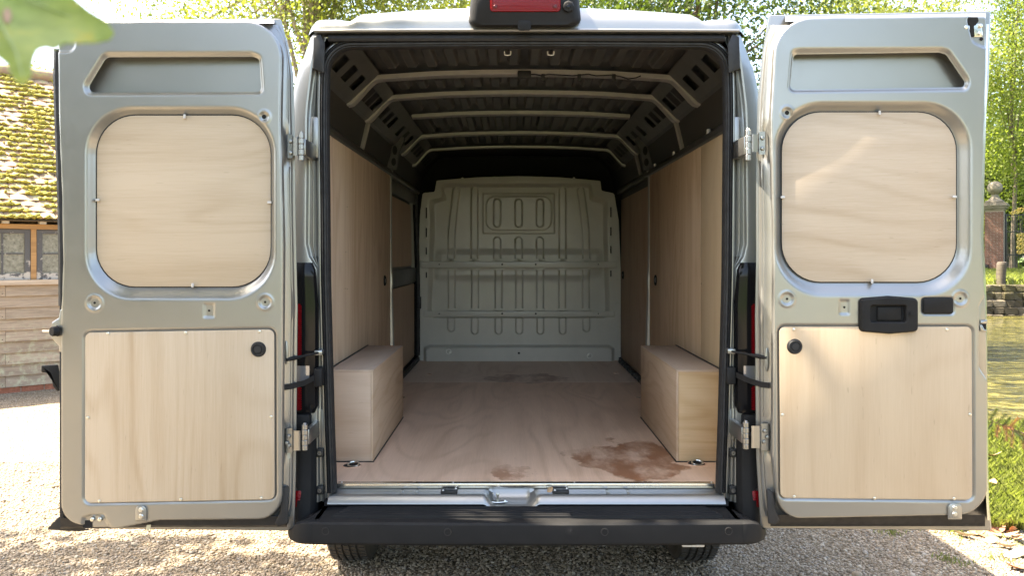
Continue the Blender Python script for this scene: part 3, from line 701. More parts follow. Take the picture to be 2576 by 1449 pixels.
MB().box((-0.915, 2.36, FLOOR + 0.002), (-0.885, 3.80, FLOOR + 0.035), 0.006).build('step_edge', RUBBER, sdo)
MB().box((-0.905, 3.74, 1.13), (-0.87, 3.79, 1.24), 0.006).build('door_catch', RUBBER, sdo)
m = MB()
for i in range(9): m.box((0.88, 2.46 + i * 0.14, FLOOR + 0.004), (0.915, 2.55 + i * 0.14, FLOOR + 0.03), 0.004)
m.box((0.905, 2.4, FLOOR), (0.925, Y1, FLOOR + 0.03)); m.build('step_rack', RUBBER, van)

# ------------------------------------------------------------------ bulkhead: pressed sheet
def bz(x, y): return ((1600 + x / 1.7667) * 0.6466, (600 + y / 1.7667) * 0.6466)
def bpoly(p): return [bz(*q) for q in p]
mpB, dispB, nB = plane_map((0, Y1 - 0.01, 0), (0, -1, 0))
K = 0.366
outl = bpoly(rpoly([(175, 180), (450, 158), (735, 150), (1020, 158), (1300, 182), (1308, 250), (1395, 268), (1425, 450), (1440, 800), (1440, 1425), (52, 1425), (48, 800), (60, 420), (78, 265), (160, 258)], [10, 0, 0, 0, 10, 14, 20, 0, 0, 0, 0, 0, 0, 20, 14], 4))
field_o = bpoly(rpoly([(185, 195), (1245, 195), (1255, 288), (1362, 305), (1352, 470), (1372, 1090), (1330, 1130), (150, 1130), (105, 1090), (125, 470), (112, 305), (222, 288)], 22, 4))
field_i = bpoly(rpoly([(215, 228), (1220, 228), (1225, 318), (1320, 345), (1315, 470), (1335, 1075), (1310, 1105), (170, 1105), (140, 1075), (165, 470), (158, 345), (250, 318)], 22, 4))
frame = bpoly(rect(487, 262, 990, 548, 12)); frame2 = bpoly(rect(508, 282, 970, 525, 70, 8))
caps = []
for x in (590, 738, 886): caps += [((x, 330), (x, 475), 24, 1), ((x, 592), (x, 712), 24, 1)]
for p in ([(308, 245), (296, 330), (276, 520), (272, 715)], [(433, 245), (433, 715)], [(1042, 245), (1042, 715)], [(1168, 245), (1180, 330), (1202, 520), (1206, 715)]):
    for a_, b_ in zip(p[:-1], p[1:]): caps.append((a_, b_, 23, 1))
for x in (275, 437, 600, 742, 887, 1040, 1203):
    caps += [((x, 790), (x, 1060), 23, 1), ((x, 1125), (x, 1195 if x in (275, 1203) else 1213), 23, 1)]
foot_o = bpoly(rpoly([(85, 1440), (85, 1325), (120, 1308), (1360, 1308), (1398, 1325), (1398, 1440)], 20, 4)); foot_i = bpoly(rpoly([(110, 1440), (110, 1345), (135, 1330), (1345, 1330), (1372, 1345), (1372, 1440)], 16, 4))
low_o = bpoly(rpoly([(60, 1440), (75, 1235), (130, 1215), (1350, 1215), (1410, 1235), (1420, 1440)], 20, 4))
def bh(u, v):
    h = -0.050 * between(sdf(u, v, field_o), sdf(u, v, field_i))
    x = (u / 0.6466 - 1600) * 1.7667; y = (v / 0.6466 - 600) * 1.7667
    h = h + 0.022 * sst((y - 640) / 60) * (1 - sst((y - 770) / 90)) * sst((x - 150) / 60) * sst((1330 - x) / 60) + 0.014 * np.exp(-((y - 835) / 26.0) ** 2) * sst((x - 150) / 40) * sst((1240 - x) / 40)
    rib = np.zeros_like(u)
    for (a_, b_, r, kk) in caps:
        ex, ey = b_[0] - a_[0], b_[1] - a_[1]; t = np.clip(((x - a_[0]) * ex + (y - a_[1]) * ey) / (ex * ex + ey * ey), 0, 1)
        d = np.hypot(x - a_[0] - ex * t, y - a_[1] - ey * t)
        rib = np.maximum(rib, sst((r + 5 - d) / 10))
    h = h + 0.016 * rib
    for fr_ in (frame, frame2):
        d = sdf(u, v, fr_) / K
        h = h + 0.007 * sst((-d) / 9)
    h = h + 0.045 * between(sdf(u, v, foot_o), sdf(u, v, foot_i))
    return h
us_, vs_ = [p[0] for p in outl], [p[1] for p in outl]
bk = sheet('bulkhead', (min(us_) - 2, min(vs_) - 2, max(us_) + 2, max(vs_) + 2), 1.4, outl, bh, dispB, PLATE, van, rim=0)
for y0_, y1_, xa, xb in ((732, 782, 66, 1412), (1074, 1119, 86, 1398)):
    r_ = MB().prism(bpoly(rpoly([(xa, y0_ + 4), (xa + 80, y0_ + 6), (xb - 80, y0_ + 6), (xb, y0_ + 4), (xb, y1_), (xa, y1_)], 6, 3)), mpB, 0.022, -0.05, 2).build('cross_rail', PLATE, bk)
    for x in (192, 625, 856, 1286): MB().prism(circ(*bz(x, (y0_ + y1_) / 2), 2.4 if 300 < x < 1200 else 1.6, 14), mpB, 0.0235, 0.018, 0).build('rail_hole', HOLE, bk)
    for x in (275, 437, 600, 742, 887, 1040, 1203):
        for yy in ((y0_ - 14, y0_ + 2), (y1_ - 2, y1_ + 14)):
            MB().prism(bpoly([(x - 36, yy[0]), (x + 36, yy[0]), (x + 36, yy[1]), (x - 36, yy[1])]), mpB, -0.012, -0.05, 0.6).build('rail_lug', PLATE, bk)
for x, ys_ in ((104, ((365, 440), (505, 570), (640, 690), (810, 850))), (1372, ((362, 432), (500, 560), (630, 682), (798, 842)))):
    for a_, b_ in ys_:
        MB().prism(bpoly(rect(x - 13, a_ - 12, x + 13, b_ + 12, 8, 3)), mpB, 0.004, -0.02, 1).build('slot_surround', PLATE, bk)
        MB().prism(bpoly(rect(x - 4.5, a_, x + 4.5, b_, 3, 2)), mpB, 0.0055, 0.002, 0).build('slot', HOLE, bk)
for x, y in ((70, 390), (64, 562), (58, 720), (58, 875), (60, 1032), (1402, 382), (1410, 552), (1416, 712), (1416, 865), (1417, 1025), (570, 160), (735, 157), (897, 160), (352, 166), (1118, 165)):
    MB().prism(circ(*bz(x, y), 3.2, 12), mpB, 0.006, -0.01, 1.2).build('bolt', PLATE, bk)
for x, y, a_ in ((267, 1365, 0.3), (1216, 1378, -0.5)):
    c = np.array(mpB(*bz(x, y), 0.047)); 
    MB().torus(c + np.array([0.012 * np.sign(a_) * -1, -0.006, 0.010 * np.sign(a_)]), (0, 1, 0), 0.022, 0.004, 20, 6).build('lashing_ring', ZINC, bk)
    MB().lathe([(0.0, 0.014), (0.008, 0.013), (0.011, 0.004), (0.013, 0.0)], c, (0, -1, 0), 12).build('bolt', ZINC, bk)
MB().prism(circ(*bz(740, 1368), 3.0, 14), mpB, 0.0475, 0.04, 0).build('rail_hole', HOLE, bk)
# black sheet and block standing in for the unlit cab beyond the bulkhead
MB().box((-0.96, 4.22, 0.5), (0.96, 4.26, 2.64)).build('cab_dark_sheet', HOLE, van, False)
MB().box((-0.96, Y1 + 0.12, 0.5), (0.96, 4.2, 2.2)).build('cab_dark_block', HOLE, van, False)

# ------------------------------------------------------------------ wheels
TYRE = None
def tyremat():
    m, nt, b = newmat('tyre_rubber')
    v = ocoord(nt)
    n1 = noise(nt, v, 14, 4)
    nt.links.new(mixc(nt, n1, c4((0.030, 0.029, 0.028)), c4((0.065, 0.058, 0.050))), b.inputs['Base Color']); b.inputs['Roughness'].default_value = 0.8
    return m
TYRE = tyremat(); RIM = metal_paint('grey_rim', (0.3, 0.3, 0.3), 0.4, 0.7, 0)
def wheel(x, y, s):
    W, Rr = 0.215, 0.345
    prof = [(0.20, -0.085), (0.235, -0.105), (0.28, -0.112), (0.318, -0.104), (0.336, -0.092)]
    for g in (-0.052, -0.018, 0.018, 0.052):
        prof += [(Rr - 0.002 - abs(g) * 0.03, g - 0.0062), (Rr - 0.012, g - 0.0045), (Rr - 0.012, g + 0.0045), (Rr - 0.002 - abs(g) * 0.03, g + 0.0062)]
    prof += [(0.336, 0.092), (0.318, 0.104), (0.28, 0.112), (0.235, 0.105), (0.20, 0.085)]
    w_ = empty('wheel'); w_.parent = van; w_.location = (x, y, Rr - 0.004)
    t = MB().lathe(prof, (0, 0, 0), (1, 0, 0), 72)
    # cross grooves: dark wedges cut as thin proud blocks between grooves
    for i in range(64):
        a_ = 2 * math.pi * i / 64
        for j, (b0, b1_) in enumerate(((-0.090, -0.058), (-0.046, -0.024), (-0.012, 0.012), (0.024, 0.046), (0.058, 0.090))):
            aa = a_ + j * 0.03; d = 0.036; r0, r1 = Rr - 0.006, Rr + 0.0012 - (0.003 if j in (0, 4) else 0)
            pts = []
            for rr in (r0, r1):
                for (bb, ang) in ((b0, aa), (b1_, aa + 0.012), (b1_, aa + 0.012 + d), (b0, aa + d)):
                    pts.append((bb, rr * math.cos(ang), rr * math.sin(ang)))
            t.add(pts, [(4, 5, 6, 7), (0, 1, 5, 4), (1, 2, 6, 5), (2, 3, 7, 6), (3, 0, 4, 7)])
    t.build('tyre', TYRE, w_, False)
    MB().lathe([(0.0, 0.04), (0.07, 0.05), (0.10, 0.03), (0.17, 0.05), (0.205, 0.088), (0.212, 0.085), (0.205, -0.08), (0.0, -0.02)], (0, 0, 0), (s, 0, 0), 32).build('rim', RIM, w_)
for s in (-1, 1):
    wheel(s * 0.885, 1.0, s); wheel(s * 0.885, 5.0, s)
# ------------------------------------------------------------------ rear doors (opened flat, inner faces to the camera)
DOOR_W = {-1: ply('door_window_ply_left', (0.55, 0.452, 0.338), (0.41, 0.31, 0.205), 'x', 31.0, 3.0, 0.6), 1: ply('door_window_ply_right', (0.55, 0.46, 0.36), (0.43, 0.335, 0.24), 'x', 35.5, 3.2, 0.7)}
DOOR_B = {-1: ply('door_lower_ply_left', (0.55, 0.45, 0.335), (0.42, 0.31, 0.20), 'z', 41.0, 3.2, 0.65), 1: ply('door_lower_ply_right', (0.54, 0.43, 0.305), (0.41, 0.30, 0.195), 'z', 47.0, 3.6, 0.45)}
def mir(p): return p

def build_door(s):
    L = s < 0
    t = R(0.5) if L else R(2.0)
    n = (math.sin(t) * (1 if L else -1), -math.cos(t), 0)
    mp, disp, nn = plane_map((s * 0.95, -0.19, 0), n)
    door = empty('rear_door'); door.parent = van
    door['label'] = 'open left rear door, plywood panels, greenish reflections' if L else 'open right rear door with black inner handle'
    NV = Vector(nn)
    def cap(name, u, v, r, o, h, mat, prof=None, ns=14):
        c = Vector(mp(u, v, o)); pr = prof or [(0.0, h), (r * 0.55, h), (r * 0.85, h * 0.75), (r, 0.0)]
        return MB().lathe(pr, c, NV, ns).build(name, mat, door)
    if L:
        out = rpoly([(150, 120), (141, 120), (140, 56), (640, 50), (712, 62), (705, 130), (714, 560), (712, 700), (708, 1308), (395, 1311), (300, 1330), (225, 1332), (150, 1318)], [0, 4, 8, 60, 95, 80, 0, 0, 62, 0, 30, 20, 82], 10)
        out = rpoly([(142, 52), (711, 50), (707, 300), (714, 620), (709, 1309), (400, 1312), (305, 1331), (235, 1333), (151, 1310), (151, 800), (156, 660), (153, 490), (146, 310)], [8, 95, 0, 0, 62, 0, 20, 20, 78, 0, 0, 0, 0], 12)
        wo, wi = rect(214, 267, 694, 757, 118, 12), rect(236, 288, 671, 720, 98, 12)
        so_ = rpoly([(206, 212), (258, 129), (632, 128), (658, 138), (666, 238), (214, 240)], [26, 26, 14, 16, 16, 24], 6)
        sh = rpoly([(219, 216), (264, 141), (634, 140), (650, 146), (655, 229), (226, 230)], [16, 20, 10, 12, 12, 14], 6)
        lo = rpoly([(212, 834), (692, 826), (694, 1258), (211, 1269)], 18, 5)
        board_w = rect(244, 290, 681, 721, 97, 10)
        board_b = rpoly([(215, 837), (690, 829), (691, 1257), (214, 1266)], 15, 5)
        rounds = ((664, 293, 13, 5.5, 0.006, 6), (238, 762, 18, 3, 0.0035, 3), (667, 760, 17, 3, 0.0035, 3)); rectd = (511, 762, 541, 801)
        wclips = ((464, 292, 0), (245, 503, 1), (678, 509, 1), (484, 718, 0)); screws = ((424 - 2, 837), (467, 836), (653, 835), (220, 1051), (682, 1049), (252, 1260), (455, 1258), (657, 1254), (272, 839))
        screws = ((272, 839), (467, 837), (653, 834), (221, 1051), (682, 1049), (250, 1261), (455, 1257), (657, 1254))
        plug = (650, 879); bracket = (340, 1272, 369, 1312); bbox = (130, 40, 730, 1345)
        lug = rpoly([(160, 778), (172, 780), (175, 884), (160, 886), (148, 886), (150, 872), (130, 850), (130, 812), (148, 800), (152, 778)], 5, 3)
    else:
        out = rpoly([(1952, 44), (2487, 36), (2480, 290), (2471, 580), (2480, 745), (2466, 770), (2466, 925), (2486, 955), (2488, 1298), (1960, 1308), (1943, 1150), (1946, 600), (1938, 300)], [95, 10, 0, 0, 0, 8, 16, 20, 78, 62, 0, 0, 0], 12)
        wo, wi = rect(1946, 254, 2446, 748, 122, 12), rect(1972, 276, 2415, 710, 98, 12)
        so_ = rpoly([(1981, 234), (1990, 122), (2012, 118), (2372, 117), (2390, 122), (2444, 200), (2434, 230)], [16, 14, 10, 16, 20, 30, 14], 6)
        sh = rpoly([(1990, 224), (1999, 134), (2366, 129), (2384, 134), (2432, 204), (2428, 217)], [12, 12, 10, 16, 20, 10], 6)
        lo = rpoly([(1957, 819), (2448, 819), (2449, 1261), (1960, 1256)], 18, 5)
        board_w = rect(1967, 282, 2405, 709, 98, 10)
        board_b = rpoly([(1960, 822), (2444, 822), (2446, 1258), (1963, 1253)], 15, 5)
        rounds = ((1980, 283, 14, 5.5, 0.006, 6), (1980, 752, 17, 3, 0.0035, 3), (2416, 751, 17, 3, 0.0035, 3)); rectd = (2110, 753, 2138, 793)
        wclips = ((2213, 283, 0), (1969, 496, 1), (2402, 495, 1), (2194, 708, 0)); screws = ((1997, 829), (2382, 829), (1969, 1044), (2440, 1043), (1998, 1250), (2200, 1254), (2400, 1255))
        plug = (1999, 872); bracket = (2384, 1266, 2420, 1308); bbox = (1925, 26, 2500, 1320)
    def hf(u, v):
        h = -0.032 * between(sdf(u, v, wo), sdf(u, v, wi))
        h = h - 0.007 * np.exp(-(sdf(u, v, wi) / 3.0) ** 2) * 0   # kept flat
        h = h - 0.012 * between(sdf(u, v, so_), sdf(u, v, sh))
        h = h - 0.007 * sst((4 - sdf(u, v, lo)) / 5.0)
        for (cu, cv, r, hr, d, e) in rounds:
            q = np.hypot(u - cu, v - cv); h = h - d * sst((r - q) / 5.0) + (0.003 * np.exp(-((q - r - 1) / 2.5) ** 2))
        q = sdf(u, v, rect(*rectd, 4)); h = h - 0.0045 * sst(-q / 5.0)
        if L:
            q = sdf(u, v, rpoly([(198, 1345), (205, 1300), (225, 1292), (262, 1292), (290, 1345)], 10, 4)); h = h - 0.010 * sst(-q / 10.0)
            q = sdf(u, v, rect(100, 40, 192, 133, 24)); h = h - 0.004 * sst(-q / 6)
        else:
            q = sdf(u, v, rpoly([(2425, 30), (2520, 30), (2520, 122), (2475, 122), (2445, 108)], 20, 4)); h = h - 0.008 * sst(-q / 8.0)
            q = sdf(u, v, rect(2316, 746, 2403, 794, 12)); h = h - 0.005 * sst(-q / 5.0)
        return h
    pan = sheet('inner_panel', bbox, 3.0, out, hf, disp, SILVER, door, holes=(sh,), rim=0.006, drop=0.022)
    # hollow behind the slot: a box whose back is the outer skin
    def bx(k): 
        cu, cv = (438, 186) if L else (2208, 176); return [(cu + (u - cu) * k[0], cv + (v - cv) * k[1]) for u, v in sh]
    m = MB(); ring = [bx((1.06, 1.30)), bx((1.10, 1.5)), bx((1.08, 1.4))]
    P0_ = [[mp(u, v, -0.0125) for u, v in ring[0]], [mp(u, v, -0.040) for u, v in ring[1]], [mp(u, v, -0.058) for u, v in ring[2]]]
    m.loft(P0_, True); m.f.append(tuple(range(len(m.v) - len(ring[2]), len(m.v)))); m.build('slot_back', SILVER, door, True, 30)
    # window board and its seal, lower board
    MB().prism(board_w, mp, -0.0245, -0.033, 1.0).build('window_board', DOOR_W[s], door)
    ws = [(c[0], c[1]) for c in board_w]; m = MB()
    cu, cv = np.mean([p[0] for p in ws]), np.mean([p[1] for p in ws])
    ro = [(cu + (u - cu) * 1.012, cv + (v - cv) * 1.012) for u, v in ws]
    m.loft([[mp(u, v, -0.0315) for u, v in ro], [mp(u, v, -0.0275) for u, v in ro], [mp(u, v, -0.0275) for u, v in [(cu + (u - cu) * 0.995, cv + (v - cv) * 0.995) for u, v in ws]]], True); m.build('board_seal', RUBBER, door)
    MB().prism(board_b, mp, 0.0025, -0.0075, 1.2).build('lower_board', DOOR_B[s], door)
    for (u, v, o_) in wclips:
        c = mp(u, v, -0.022); du, dv = (3.2, 5.5) if not o_ else (5.5, 3.2)
        MB().prism(rect(u - du, v - dv, u + du, v + dv, 2.2, 4), mp, -0.012, -0.030, 1.5).build('clip', CLIP, door)
    for (u, v) in screws: cap('screw', u, v, 0.0062, 0.0025, 0.003, ZINC)
    for (cu_, cv_, r, hr, d, e) in rounds: MB().prism(circ(cu_, cv_, hr, 16), mp, -d + 0.0012, -d - 0.004, 0).build('panel_hole', HOLE, door)
    MB().prism(circ((rectd[0] + rectd[2]) / 2, (rectd[1] + rectd[3]) / 2, 3, 12), mp, -0.0035, -0.009, 0).build('panel_hole', HOLE, door)
    c = Vector(mp(*plug, 0.0026))
    MB().lathe([(0.0, 0.008), (0.013, 0.008), (0.0145, 0.0055), (0.019, 0.005), (0.0205, 0.009), (0.023, 0.009), (0.0245, 0.004), (0.0275, 0.0035), (0.0295, 0.0)], c, NV, 30).build('rubber_plug', RUBBER, door)
    # bottom bracket with two bolts
    bu0, bv0, bu1, bv1 = bracket
    MB().prism(rpoly([(bu0, bv1), (bu0, bv0), (bu1, bv0), (bu1, bv1)], [3, 14, 14, 3], 6), mp, 0.008, -0.012, 3).build('door_bracket', SILVER, door)
    for vv in (bv0 + 12, bv0 + 28): cap('bolt', (bu0 + bu1) / 2, vv, 0.0092, 0.008, 0.0045, ZINC, [(0.0, 0.002), (0.003, 0.002), (0.004, 0.0045), (0.007, 0.004), (0.0095, 0.0)])
    # outer skin: flat plate behind the inner panel with a folded lip
    if L: sk = rpoly([(160, 50), (707, 46), (725, 112), (738, 185), (742, 330), (744, 560), (749, 770), (747, 980), (745, 1180), (741, 1336), (150, 1330), (160, 700)], [6, 10, 0, 0, 0, 0, 0, 0, 0, 6, 6, 0], 4)
    else: sk = rpoly([(1934, 37), (2492, 27), (2487, 210), (2479, 300), (2474, 600), (2481, 770), (2485, 1240), (2495, 1336), (1913, 1329), (1902, 1150), (1900, 980), (1899, 800), (1902, 620), (1902, 420), (1906, 250), (1918, 130)], [6, 6, 0, 0, 0, 0, 0, 6, 6, 0, 0, 0, 0, 0, 0, 0], 4)
    MB().prism(sk, mp, -0.086, -0.096, 3).build('outer_skin', SILVER, door, True, 30)
    # stepped hinge-side return between panel and skin
    vs2 = np.concatenate([np.linspace(62, 1300, 60)])
    def uskin(v):
        pts = [(p[1], p[0]) for p in sk if (p[0] > 700 if L else p[0] < 1940)]; pts.sort(); return float(np.interp(v, [p[0] for p in pts], [p[1] for p in pts]))
    def upan(v):
        pts = [(p[1], p[0]) for p in out if (p[0] > 600 if L else p[0] < 2030)]; pts.sort(); return float(np.interp(v, [p[0] for p in pts], [p[1] for p in pts]))
    rows = []
    sg = 1 if L else -1
    for v in vs2:
        a_, b_ = upan(v), uskin(v) ; w_ = abs(b_ - a_)
        pk = sum(math.exp(-((v - c) / 38.0) ** 4) for c in ((368, 1108) if L else (360, 1100)))
        wob = 2.0 * math.exp(-((v - (322 if L else 310)) / 10.0) ** 2) + 2.0 * math.exp(-((v - (425 if L else 420)) / 12.0) ** 2) + 2.5 * math.exp(-((v - 770) / 30.0) ** 2)
        def q(f, o): 
            return mp(a_ + sg * f * w_, v, o)
        rows.append([mp(a_ - sg * 3, v, -0.012), mp(a_ + sg * 0.0, v, -0.022), q(0.10, -0.036), q(0.34, -0.046 - 0.012 * pk), q(0.52, -0.050 - 0.014 * pk), mp(a_ + sg * 0.58 * w_ + sg * wob, v, -0.058), q(0.66, -0.060), q(0.74, -0.066), mp(a_ + sg * 0.80 * w_ + sg * wob * 0.6, v, -0.076), q(0.90, -0.079), q(0.97, -0.080), q(1.0, -0.086)])
    MB().loft(rows).build('hinge_return', SILVER, door, True, 26)
    # top and bottom weather strips
    if L:
        tp_ = [(165, 705)]
        m = MB(); m.loft([[mp(u, v, o) for v, o in ((58, -0.020), (50, -0.05), (49, -0.085))] for u in np.linspace(160, 690, 8)]); m.build('top_return', SILVER, door)
        m = MB(); m.loft([[mp(u, vv + (0 if u > 380 else (u - 380) * -0.02), o) for vv, o in ((1300, -0.02), (1322, -0.03), (1327, -0.05), (1323, -0.085))] for u in np.linspace(152, 722, 20)]); m.build('bottom_strip', RUBBER, door)
        MB().prism(rpoly([(121, 1328), (150, 1300), (150, 700), (153, 700), (160, 1320), (230, 1334), (200, 1338), (120, 1334)], 1, 2), mp, -0.060, -0.080, 1).build('meeting_strip_foot', RUBBER, door)
        m = MB(); m.loft([[mp(u + du, v, o) for du, o in ((12, -0.012), (2, -0.010), (-3, -0.016), (-3, -0.04), (8, -0.06))] for u, v in ((138, 122), (136, 190), (140, 320), (146, 480), (149, 620), (150, 770))]); m.build('meeting_strip', RUBBER, door)
        fl = rpoly([(706, 1232), (727, 1219), (725, 1318), (700, 1326), (690, 1318), (704, 1290)], 4, 3)
    else:
        m = MB(); m.loft([[mp(u, v + (1952 - u) * 0.016, o) for v, o in ((54, -0.020), (46, -0.05), (40, -0.085))] for u in np.linspace(1975, 2480, 8)]); m.build('top_return', SILVER, door)
        m = MB(); m.loft([[mp(u, vv, o) for vv, o in ((1296, -0.02), (1312, -0.03), (1322, -0.045), (1325, -0.06), (1320, -0.085))] for u in np.linspace(1938, 2478, 20)]); m.build('bottom_strip', RUBBER, door)
        fe = lambda v: float(np.interp(v, [40, 290, 580, 745, 1240, 1310], [2487, 2479, 2471, 2480, 2485, 2489])); m = MB(); m.loft([[mp(fe(v) + du, v, o) for du, o in ((-5, -0.02), (0, -0.05), (2, -0.086))] for v in np.linspace(60, 1310, 24)]); m.build('free_edge', SILVER, door)
        fl = rpoly([(1927, 1226), (1946, 1240), (1952, 1285), (1962, 1310), (1950, 1322), (1932, 1318)], 4, 3)
    MB().prism(fl, mp, -0.012, -0.050, 3).build('drain_flap', RUBBER, door)
    # hinges: plate on the door, barrel and leaf on the pillar
    for (pu0, pv0, pu1, pv1, bu, bv0_, bv1_, bolts) in (((722, 338, 751, 397, 758, 334, 404, ((731, 355), (731, 384))), (718, 1078, 756, 1140, 767, 1068, 1133, ((727, 1098), (722, 1115), (727, 1122)))) if L else
                                                ((1889, 331, 1927, 388, 1882, 326, 404, ((1918, 347), (1918, 373))), (1890, 1066, 1936, 1134, 1876, 1062, 1130, ((1924, 1085), (1930, 1100), (1922, 1112))))):
        up = pv0 < 700
        a0, a1 = (pu0, pu1) if L else (pu1, pu0)
        m = MB(); rows = []
        for f_, o in ((0.0, -0.045), (0.06, -0.036), (0.45, -0.034), (0.55, -0.026), (0.85, -0.022), (1.0, -0.03)):
            u = a0 + (a1 - a0) * f_; k_ = 6 if f_ > 0.5 else 0
            rows.append([mp(u, pv0 + k_, o - 0.012), mp(u, pv0 + k_, o), mp(u, pv1 - k_, o), mp(u, pv1 - k_, o - 0.012)])
        m.loft(rows)
        zc0, zc1 = mp(bu, bv0_, -0.035), mp(bu, bv1_, -0.035); xb, yb = zc0[0], zc0[1]
        zz = np.linspace(zc1[2], zc0[2], 6)
        for i in range(5):
            rr = 0.0115 if i % 2 == 0 else 0.0125
            m.lathe([(0.0, zz[i] + 0.0005), (rr - 0.001, zz[i] + 0.0005), (rr, zz[i] + 0.002), (rr, zz[i + 1] - 0.002), (rr - 0.001, zz[i + 1] - 0.0005), (0.0, zz[i + 1] - 0.0005)], (xb, yb, 0), (0, 0, 1), 16)
        m.lathe([(0.0, zz[5] + 0.006), (0.005, zz[5] + 0.006), (0.007, zz[5] + 0.003), (0.007, zz[5])], (xb, yb, 0), (0, 0, 1), 12)
        m.box((xb - s * 0.016, yb + 0.003, zz[1]), (xb + s * 0.004, 0.03, zz[4]), 0.004)
        h_ = m.build('hinge', STEEL, door, True, 30)
        for (u, v) in bolts: cap('bolt', u, v, 0.0075, -0.033, 0.006, STEEL, [(0.0, 0.004), (0.003, 0.004), (0.0035, 0.007), (0.006, 0.0065), (0.0085, 0.0)])
    # check straps
    if L: hk, ha, st, cl, ov = (801, 888), (720, 906), ((716, 975), (735, 972), (765, 964), (790, 951), (800, 945)), (789, 928, 813, 972), (720, 885, 6, 30)
    else: hk, ha, st, cl, ov = (1840, 884), (1930, 901), ((1936, 971), (1915, 968), (1890, 960), (1862, 948), (1852, 943)), (1829, 925, 1853, 969), (1929, 903, 6, 30)
    def arm(u, v): 
        f_ = min(max((u - (720 if L else 1932)) / (84 if L else -84), 0.0), 1.0); return at(u, v, -0.160 + 0.125 * f_)
    m = MB(); m.loft([[tuple(np.array(arm(u, v + dv)) + np.array((0, dy, 0))) for dv, dy in ((-7, 0), (7, 0), (7, 0.006), (-7, 0.006))] for u, v in st], True, True)
    so2 = m.build('check_strap', PLASTIC, door, True, 40)
    MB().box(tuple(np.array(arm(cl[0], cl[1]))), tuple(np.array(arm(cl[2], cl[3])) + np.array((0, 0.05, 0))), 0.006).build('strap_clevis', PLASTIC, door)
    m = MB(); m.prism(circ(ov[0], ov[1] + 2, ov[2], 16, ov[3]), mp, -0.036, -0.046, 2); m.build('strap_plate', STEEL, door)
    a_, b_ = np.array(arm(*ha)), np.array(arm(*hk)); mid = (a_ + b_) / 2
    MB().tube([a_ + np.array((0, 0.004, 0)), a_ * 0.8 + b_ * 0.2, a_ * 0.6 + b_ * 0.4, mid, b_], [0.006, 0.008, 0.007, 0.0045, 0.0045], 8).build('check_rod', PLASTIC, door)
    c = arm(*hk); MB().box((c[0] - 0.016, c[1] - 0.004, c[2] - 0.010), (c[0] + 0.016, 0.03, c[2] + 0.010), 0.003).build('rod_bracket', STEEL, door)

    if L:
        MB().prism(lug, mp, -0.004, -0.012, 2).build('latch_lug', SILVER, door)
        c = Vector(mp(144, 833, 0.0)); 
        MB().lathe([(0.0, 0.022), (0.016, 0.022), (0.0185, 0.018), (0.0185, 0.002), (0.021, 0.0)], c, Vector((-0.5, -0.85, 0)), 24).build('bolt_knob', PLASTIC, door)
        MB().tube([c + Vector((0.0, 0.01, -0.002)), c + Vector((-0.062, 0.012, -0.002))], [0.004, 0.004], 10).build('latch_pin', ZINC, door)
        # outside door handle seen past the free edge
        hp = rpoly([(104, 920), (146, 917), (150, 935), (150, 985), (143, 984), (133, 972), (128, 945), (124, 938), (104, 937)], [3, 4, 0, 3, 3, 5, 4, 4, 3], 4)
        MB().prism(hp, mp, -0.11, -0.135, 3).build('outer_handle', PLASTIC, door)
        MB().prism(rect(208, 1310, 232, 1329, 4), mp, -0.0085, -0.02, 0).build('lock_slot', HOLE, door)
        for u in (233, 252): cap('bolt', u, 1307, 0.009, -0.008, 0.006, ZINC)
        MB().prism([(369, 1322), (380, 1321), (378, 1331), (372, 1338), (367, 1330)], mp, -0.015, -0.018, 0).build('tape_scrap', simple('old_tape', (0.55, 0.5, 0.33), 0.7), door)
    else:
        # inner handle bezel with a finger recess
        bez = rpoly([(2160, 750), (2234, 744), (2306, 750), (2306, 834), (2234, 840), (2160, 834)], [12, 0, 12, 12, 0, 12], 5)
        hole_ = rect(2183, 766, 2275, 811, 7)
        def hb(u, v):
            return 0.020 + 0.004 * (1 - ((u - 2233) / 74) ** 2) - 0.030 * sst(-sdf(u, v, hole_) / 5.0)
        hd = sheet('door_handle', (2156, 740, 2310, 844), 1.5, bez, hb, disp, PLASTIC, door, rim=0.008, drop=0.020)
        MB().prism(bez, mp, 0.004, -0.01, 0).build('handle_base', PLASTIC, door)
        MB().prism(rect(2206, 771, 2269, 807, 5), mp, 0.012, -0.012, 4).build('handle_paddle', PLASTIC, door)
        MB().prism(rect(2188, 770, 2206, 808, 3), mp, -0.0045, -0.012, 0).build('handle_void', HOLE, door)
        for u in (2174, 2294): MB().prism(circ(u, 790, 5.0, 14), mp, 0.0265, 0.015, 0).build('screw_hole', HOLE, door)
        MB().prism(rect(2322, 749, 2398, 789, 6), mp, 0.006, -0.006, 4).build('rubber_pad', PLASTIC, door)
        # top latch with bolts and slot
        MB().prism(rpoly([(2420, 64), (2440, 58), (2468, 58), (2474, 92), (2440, 92)], 6, 3), mp, -0.004, -0.012, 2).build('top_latch', ZINC, door)
        MB().prism(rpoly([(2428, 42), (2460, 42), (2462, 52), (2455, 62), (2450, 64), (2452, 92), (2438, 92), (2440, 64), (2432, 60), (2427, 52)], 3, 3), mp, -0.0028, -0.008, 0).build('lock_slot', HOLE, door)
        for u, v in ((2429, 68), (2466, 64), (2464, 83)): cap('bolt', u, v, 0.0085, -0.004, 0.006, ZINC)
        MB().prism(circ(2469, 97, 4.5, 12), mp, -0.0055, -0.02, 0).build('panel_hole', HOLE, door)
        # latch at the free edge: slot, jaw
        MB().prism(rect(2467, 806, 2481, 834, 2), mp, -0.0145, -0.02, 0).build('lock_slot', HOLE, door)
